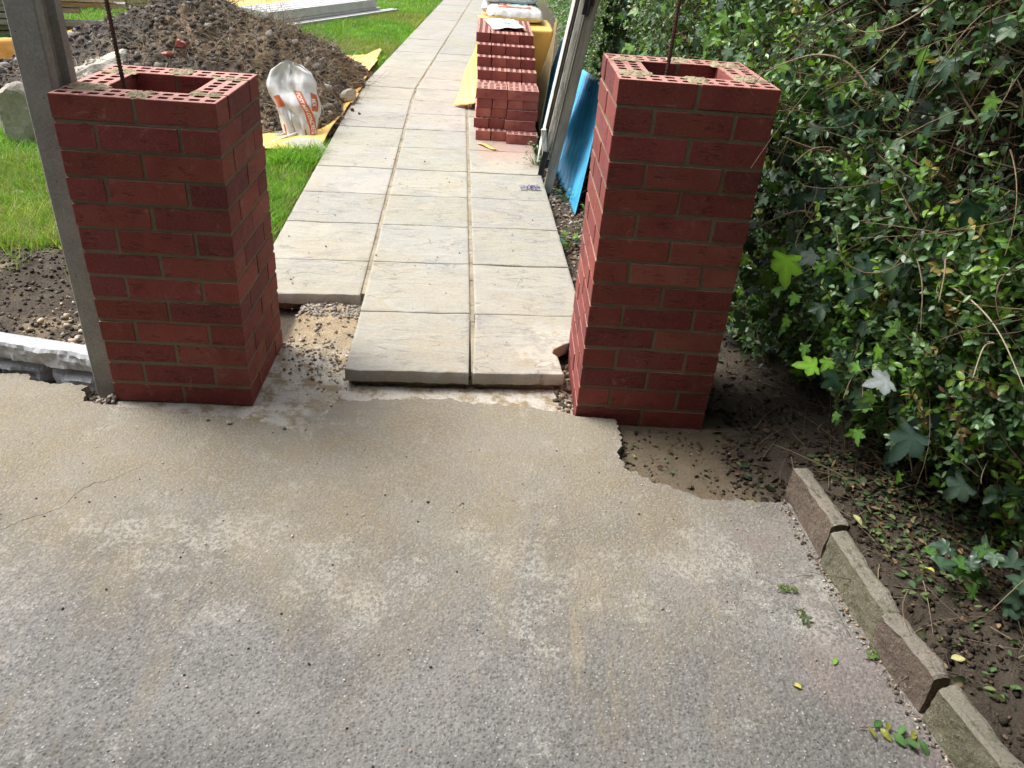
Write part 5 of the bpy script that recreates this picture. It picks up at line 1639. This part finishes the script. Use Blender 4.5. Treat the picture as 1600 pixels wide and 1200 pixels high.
def area(x0, x1, y0, y1, dens=None):
    def f(n):
        x = rng.uniform(x0, x1, n); y = rng.uniform(y0, y1, n)
        k = onlawn(x, y)
        if dens is not None: k &= rng.random(n) < dens(x, y)
        return x[k], y[k]
    return f
dd = lambda x, y: .25 + .75 * ss(.35, .6, fbm(x * 3, y * 3, 33))
parts_.append(blades(26000, area(-.40, .34, 1.15, 3.4, dd), .02, .085, .0025, .005, GC))
parts_.append(blades(7000, area(-.40, .34, 1.15, 3.2), .02, .06, .002, .004, DRY + GC[:2]))
parts_.append(blades(5000, area(-.10, .16, 2.6, 3.3), .05, .12, .003, .006, GC))
parts_.append(blades(30000, area(-2.6, -.4, 1.5, 4.0, lambda x, y: ss(1.2, 2.2, y + .6 * (fbm(x * 3, y * 3, 35) - .5)) * .9 + .1), .03, .11, .003, .006, GC))
parts_.append(blades(30000, area(-2.0, -.4, 1.0, 2.4), .02, .12, .0022, .0045, DRY + DRY + GC))
parts_.append(blades(9000, rect(-1.5, -.4, .75, 1.5, lambda x, y: rng.random(len(x)) < ss(.45, .6, fbm(x * 5, y * 5, 36)) * ss(.7, 1.2, y)), .02, .10, .002, .004, DRY + GC))
parts_.append(blades(130000, area(-3.4, .6, 4.3, 11.0), .03, .085, .005, .010, GC))
parts_.append(blades(50000, area(-6.5, 1.0, 6.0, 16.0), .03, .09, .008, .014, GC))
V_ = []; T_ = []; C_ = []; o_ = 0
for V, T, c in parts_:
    V_.append(V); T_.append(T + o_); C_.append(c); o_ += len(V)
gr = npmesh('grass', np.concatenate(V_), np.concatenate(T_), M['grass'], None, np.concatenate(C_))
tag(gr, 'bright green lawn grass with straw coloured patches', 'grass', None, 'stuff')

# ================================================================== RUBBLE, GRIT AND LITTER
def scatter(name, label, cat, n, xf, lo, hi, cols, mat='stone', lift=.0, p=2.4, flat=.75, zf=None):
    x, y = xf(n); n = len(x)
    z = (ground_h(x, y) if zf is None else zf(x, y)) + lift
    s = psz(n, lo, hi, p)
    o = pebbles(name, np.stack([x, y, z + s * .3], -1), s, pal(n, cols), M[mat], None, flat)
    tag(o, label, cat, None, 'stuff'); return o
TAN = [(.42, .32, .2), (.5, .42, .3), (.3, .22, .14), (.36, .30, .22), (.30, .24, .17), (.55, .48, .38)]
GRV = [(.34, .33, .31), (.27, .26, .25), (.40, .36, .31), (.48, .44, .38), (.16, .15, .15)]
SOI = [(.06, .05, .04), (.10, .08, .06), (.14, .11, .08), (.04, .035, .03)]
scatter('rubble', 'sandy stones and grit in the gap between the left pillar and the slabs', 'rubble', 3800,
        rect(.445, .735, .0, .83, lambda x, y: rng.random(len(x)) < (ss(.1, .45, y + .5 * (x - .6)) * .95 + .05 * ss(.5, .7, x)) * (.3 + .7 * ss(.4, .55, fbm(x * 9, y * 9, 4)))), .0008, .010, TAN + TAN + GRV, p=4.2)
scatter('gravel', 'grey gravel strip under the cut edge of the left slabs', 'gravel', 650, rect(.44, .70, .64, .80), .0015, .011, GRV)
scatter('rubble', 'stones and dirt between the right pillar and the broken slab', 'rubble', 1500, rect(1.44, 1.585, .06, 1.1, lambda x, y: x > np.where(y < .62, 1.46, pR(y) - .01)), .002, .016, TAN + SOI, lift=.0)
scatter('gravel', 'small stones and bits at the foot of the fence post', 'gravel', 520, rect(-.20, .0, -.03, .085, lambda x, y: y > -.03 + .9 * np.maximum(-.085 - x, 0)), .002, .012, TAN + GRV + SOI, lift=.005)
scatter('rubble', 'stones in the dark gap under the gravel board', 'rubble', 260, rect(-.34, -.08, .05, .13), .003, .015, GRV + SOI, lift=.0)
scatter('soil_crumbs', 'crumbly brown soil with stones behind the gravel board', 'soil', 5200, rect(-1.3, -.06, .20, 1.35), .0012, .012, SOI + SOI + [(.22, .18, .14), (.30, .25, .19)])
scatter('pebbles', 'pale flinty pebbles beside the fence post', 'pebbles', 260, rect(-.42, -.09, .19, .75), .003, .018, [(.55, .46, .33), (.62, .56, .45), (.42, .33, .22), (.35, .32, .28)], lift=.004)
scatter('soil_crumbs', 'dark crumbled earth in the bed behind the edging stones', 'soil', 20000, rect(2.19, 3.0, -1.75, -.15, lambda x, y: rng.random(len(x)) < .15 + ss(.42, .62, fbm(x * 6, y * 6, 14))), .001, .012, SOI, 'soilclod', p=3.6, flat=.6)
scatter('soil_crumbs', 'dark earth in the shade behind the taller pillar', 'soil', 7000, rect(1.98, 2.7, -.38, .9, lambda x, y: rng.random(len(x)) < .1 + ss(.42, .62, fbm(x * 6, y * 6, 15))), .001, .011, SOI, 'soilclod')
scatter('rubble', 'dirt and small stones in the hollow in front of the taller pillar', 'rubble', 600, rect(1.62, 2.10, -.43, .02, lambda x, y: rng.random(len(x)) < .15 + ss(.45, .65, fbm(x * 8, y * 8, 3))), .0008, .007, [(.20, .15, .08), (.26, .20, .12), (.1, .08, .06), (.13, .09, .05)], p=5)
scatter('rubble', 'dark crumbs along the broken tarmac edge', 'rubble', 420, lambda n: (np.interp(rng.random(n), [0, .3, .55, 1], [1.665, 1.64, 1.76, 2.08]) + rng.normal(0, .008, n), np.interp(rng.random(n) * 0 + rng.random(n), [0, 1], [-.02, -.40])), .001, .007, SOI, 'soilclod')
scatter('grit', 'brown chippings and stones along the path edge before the hedge', 'gravel', 4200, rect(1.50, 2.05, .46, 3.4, lambda x, y: x > pR(y) + .004), .003, .018, [(.24, .17, .12), (.34, .27, .2), (.16, .12, .09), (.5, .46, .4), (.3, .24, .2)])
# grit on the tarmac
scatter('grit', 'tiny pale and dark bits scattered on the tarmac', 'grit', 900, rect(-.3, 2.1, -1.35, -.12), .0008, .0042, [(.6, .58, .54), (.06, .06, .06), (.5, .35, .3), (.45, .40, .3)], 'stone', 0, 3.2, .6, lambda x, y: 0 * x + .0125)
scatter('grit', 'crumbs of stone fallen on the slabs of the path', 'grit', 260, rect(.25, 1.5, .3, 4.5), .001, .006, SOI + TAN, 'stone', 0, 3, .6, lambda x, y: 0 * x + .062)
for i, (x, y, s) in enumerate(((.40, -.125, .010), (.33, -.112, .007), (.575, -.14, .009), (.165, 4.02, .02), (.23, 3.93, .013), (.10, 3.78, .014))):
    o = lump((x, y, .014 + s * .4 if y < 0 else .062 + s * .5), (s, s * .85, s * .7), (10, 20, 40 * i), 30 + i,
         ['dark stone on the tarmac below the left pillar', 'small dark chip just left of the other on the tarmac', 'small black stone at the tip of the cement smear', 'largest dark crumb of earth on the path near the heap', 'middling earth crumb on the path near the heap', 'earth crumb on the path closest to the orange sheet'][i], 'post' if i < 3 else 'bark', 'loose crumbs on the ground', 'stone', 'stone', 2)

# leaf litter
def litter(name, label, n, xf, lo, hi, cols, up=.5, lift=.006, tm=(PRIV_V, PRIV_T), zf=None):
    x, y = xf(n); n = len(x); z = (ground_h(x, y) if zf is None else zf(x, y)) + lift + rng.uniform(0, .012, n) * up
    o = leaves(name, np.stack([x, y, z], -1), rng.normal(size=(n, 3)) * [1, 1, .25], np.tile([0, 0, 1.], (n, 1)) + rng.normal(size=(n, 3)) * up, rng.uniform(lo, hi, n), pal(n, cols), M['litter'], tm)
    tag(o, label, 'leaf litter', None, 'stuff'); return o
BRN = [(.14, .08, .045), (.20, .12, .07), (.09, .055, .035), (.26, .18, .10), (.05, .04, .03)]
GRN = [(.07, .13, .05), (.10, .17, .06), (.05, .09, .04), (.16, .20, .08)]
litter('leaf_litter', 'green privet clippings and brown leaves behind the edging stones', 3200, rect(2.24, 2.85, -1.15, -.2, lambda x, y: rng.random(len(x)) < .25 + .75 * ss(-.9, -.6, y) * ss(.3, .6, fbm(x * 4, y * 4, 8))), .012, .028, GRN + GRN + BRN)
litter('leaf_litter', 'brown fallen leaves on the dark ground under the hedge', 800, rect(2.0, 2.9, -.5, 1.0), .014, .04, [(.08, .055, .035), (.05, .04, .028), (.12, .08, .05), (.05, .08, .04)])
litter('leaf_litter', 'dead leaves along the path edge behind the taller pillar', 900, rect(1.5, 2.0, .5, 3.4, lambda x, y: x > pR(y)), .012, .032, BRN + [(.4, .34, .26)])
litter('leaf_litter', 'thin scatter of leaves in the hollow before the taller pillar', 70, rect(1.66, 2.1, -.42, -.02), .008, .026, BRN + GRN + [(.40, .36, .12)])
scatter('grit', 'grit and dirt gathered along the foot of the edging stones', 'grit', 700, lambda n: (np.interp(rng.uniform(-1.35, -.4, n), [0], [0]) + 0, 0) if False else (lambda yv: (np.interp(yv, [-1.35, -1.13, -.92, -.64, -.4], [2.205, 2.168, 2.138, 2.120, 2.108]) - np.abs(rng.normal(0, .012, n)), yv))(rng.uniform(-1.35, -.4, n)), .0008, .006, SOI + TAN + [(.5, .48, .44)], 'stone', 0, 3, .6, lambda x, y: 0 * x + .0125)
n = 420
x = rng.uniform(2.1, 2.75, n); y = rng.uniform(-1.1, .3, n)
o, _ = strands('fallen_twigs', np.stack([x, y, ground_h(x, y) + .01], -1), unit(rng.normal(size=(n, 3)) * [1, 1, .12]), rng.uniform(.05, .22, n), rng.uniform(.0009, .0024, n), pal(n, [(.20, .15, .10), (.30, .24, .16), (.12, .09, .06)]), M['twig'], None, .25, 5)
tag(o, 'dry broken twigs lying under the hedge', 'twigs', None, 'stuff')

def one_leaf(x, y, z, size, col, rz, label, tm=(PRIV_V, PRIV_T), curl=.3, cat='leaf'):
    e = leaves('fallen_leaf', np.zeros((1, 3)), np.array([[math.cos(rz), math.sin(rz), .05]]), np.array([[.1, .1, 1.]]), np.array([size]), np.array([col], float), M['litter'], tm, None, np.array([curl]))
    e.location = (x, y, z); tag(e, label, cat, 'fallen leaves on the tarmac and kerb'); return e
YEL = (.50, .46, .10); PYL = (.55, .52, .25)
for a in ((1.928, -1.069, .016, .030, YEL, 2.2, 'curled yellow leaf on the tarmac left of the kerb'),
          (2.080, -.562, .016, .024, (.04, .09, .05), .3, 'dark green oval leaf near the farthest edging stone'),
          (2.005, -.400, -.005, .042, (.42, .46, .10), .4, 'yellow green lobed leaf in the hollow by the kerb'),
          (2.200, -.60, .135, .036, PYL, -1.2, 'pale yellow leaf lying behind the second edging stone'),
          (2.226, -1.075, .137, .036, PYL, .1, 'cream coloured leaf on top of the reddish stone'),
          (2.135, -.465, .122, .020, PYL, 1.0, 'tiny cream leaf on the farthest edging stone'),
          (2.027, -1.00, .016, .028, (.20, .36, .07), .9, 'bright green leaf alone on the tarmac beside the kerb'),
          (2.33, -.80, .125, .034, YEL, 1.9, 'round yellow leaf among the clippings'),
          (2.47, -1.11, .12, .040, (.62, .62, .50), -.4, 'whitish dead leaf on the dark soil'),
          (2.36, -1.20, .12, .022, YEL, 2.4, 'small yellow leaf on the soil near the bottom kerb stone')):
    one_leaf(*a[:6], a[6], (IVY_V, IVY_T) if 'lobed' in a[6] else (PRIV_V, PRIV_T))
def sprig(x, y, rz, L, nn, sz, col, label, tm=(PRIV_V, PRIV_T)):
    e = empty('leafy_sprig', (x, y, .016), rz, label, 'sprig', 'cut green sprigs lying on the tarmac')
    mb = MB(); mb.tube([(0, 0, .003), (L * .4, .01, .006), (L * .75, .0, .004), (L, .012, .006)], [.0014, .0012, .001, .0006], 5)
    mb.obj('stem', M['bark'], e)
    P = []; D = []
    for k in range(nn):
        t = .15 + .85 * k / nn
        P.append((L * t, .006 * math.sin(t * 6), .006)); s = 1 if k % 2 else -1
        D.append((.5 + random.uniform(-.2, .2), s * random.uniform(.5, 1.1), random.uniform(-.1, .35)))
    P = np.array(P); n_ = len(P)
    leaves('leaves', P, np.array(D), np.tile([0, 0, 1.], (n_, 1)) + rng.normal(size=(n_, 3)) * .35, rng.uniform(sz * .7, sz, n_), pal(n_, col, .15), M['leaf'], tm, e, rng.uniform(0, .5, n_))
    return e
sprig(2.02, -1.165, rad(-12), .13, 9, .034, [(.10, .22, .07), (.07, .17, .06), (.35, .38, .08)], 'largest cut sprig with broad leaves on the tarmac at bottom right')
sprig(1.965, -.775, rad(20), .05, 9, .020, [(.08, .15, .04), (.14, .2, .05)], 'upper of two small dark sprigs on the tarmac')
sprig(1.985, -.835, rad(-50), .05, 9, .018, [(.05, .10, .03), (.10, .14, .05)], 'lower and darker of two small sprigs on the tarmac')
sprig(2.115, -.985, rad(35), .04, 5, .024, [(.13, .27, .06)], 'little fresh green sprig against the kerb stones')
# loose privet shoots reaching over the soil near the kerb
sh = empty('privet_seedling', (2.44, -.84, .11), 0, 'young blue green plant low among the clippings behind the kerb', 'plant')
n = 26; P = np.stack([rng.normal(0, .055, n), rng.normal(0, .05, n), rng.uniform(.02, .13, n)], -1)
leaves('leaves', P, rng.normal(size=(n, 3)) * [1, 1, .4], np.tile([-.2, -.3, 1.], (n, 1)) + rng.normal(size=(n, 3)) * .3, rng.uniform(.035, .065, n), pal(n, [(.07, .13, .08), (.10, .22, .06), (.06, .11, .075)]), M['leaf'], (IVY_V, IVY_T), sh)
o, _ = strands('stems', np.zeros((10, 3)), unit(rng.normal(size=(10, 3)) * [1, 1, .2] + [0, 0, .9]), rng.uniform(.06, .13, 10), np.full(10, .0016), pal(10, [(.12, .12, .06)]), M['twig'], sh, .2, 4); o['kind'] = 'stuff'
# litter-white scrap in the grass
o = lump((-1.19, 1.78, .06), (.032, .022, .008), (10, 5, 20), 44, 'white scrap lying in the grass left of the fence post', 'bagw', None, 'litter_scrap', 'scrap', 2)

# ================================================================== UNSEEN HOUSE ADDED BEHIND THE CAMERA TO DARKEN THE FRONT FACES
ho = empty('house', (0, -3.6, 0), 0, 'brown brick house wall with a porch roof, behind the viewer', 'house')
mb = MB(); mb.box(-6, 6, -.3, 0, -.1, 5.2); mb.obj('wall', M['housebrick'], ho)
mb = MB(); mb.box(-3.0, 3.6, -.05, 2.65, 2.26, 2.40); mb.obj('porch_roof', M['roofing'], ho)
mb = MB(); mb.box(-3.0, -2.9, .0, 2.6, -.1, 2.255); mb.obj('side_wall', M['housebrick'], ho)
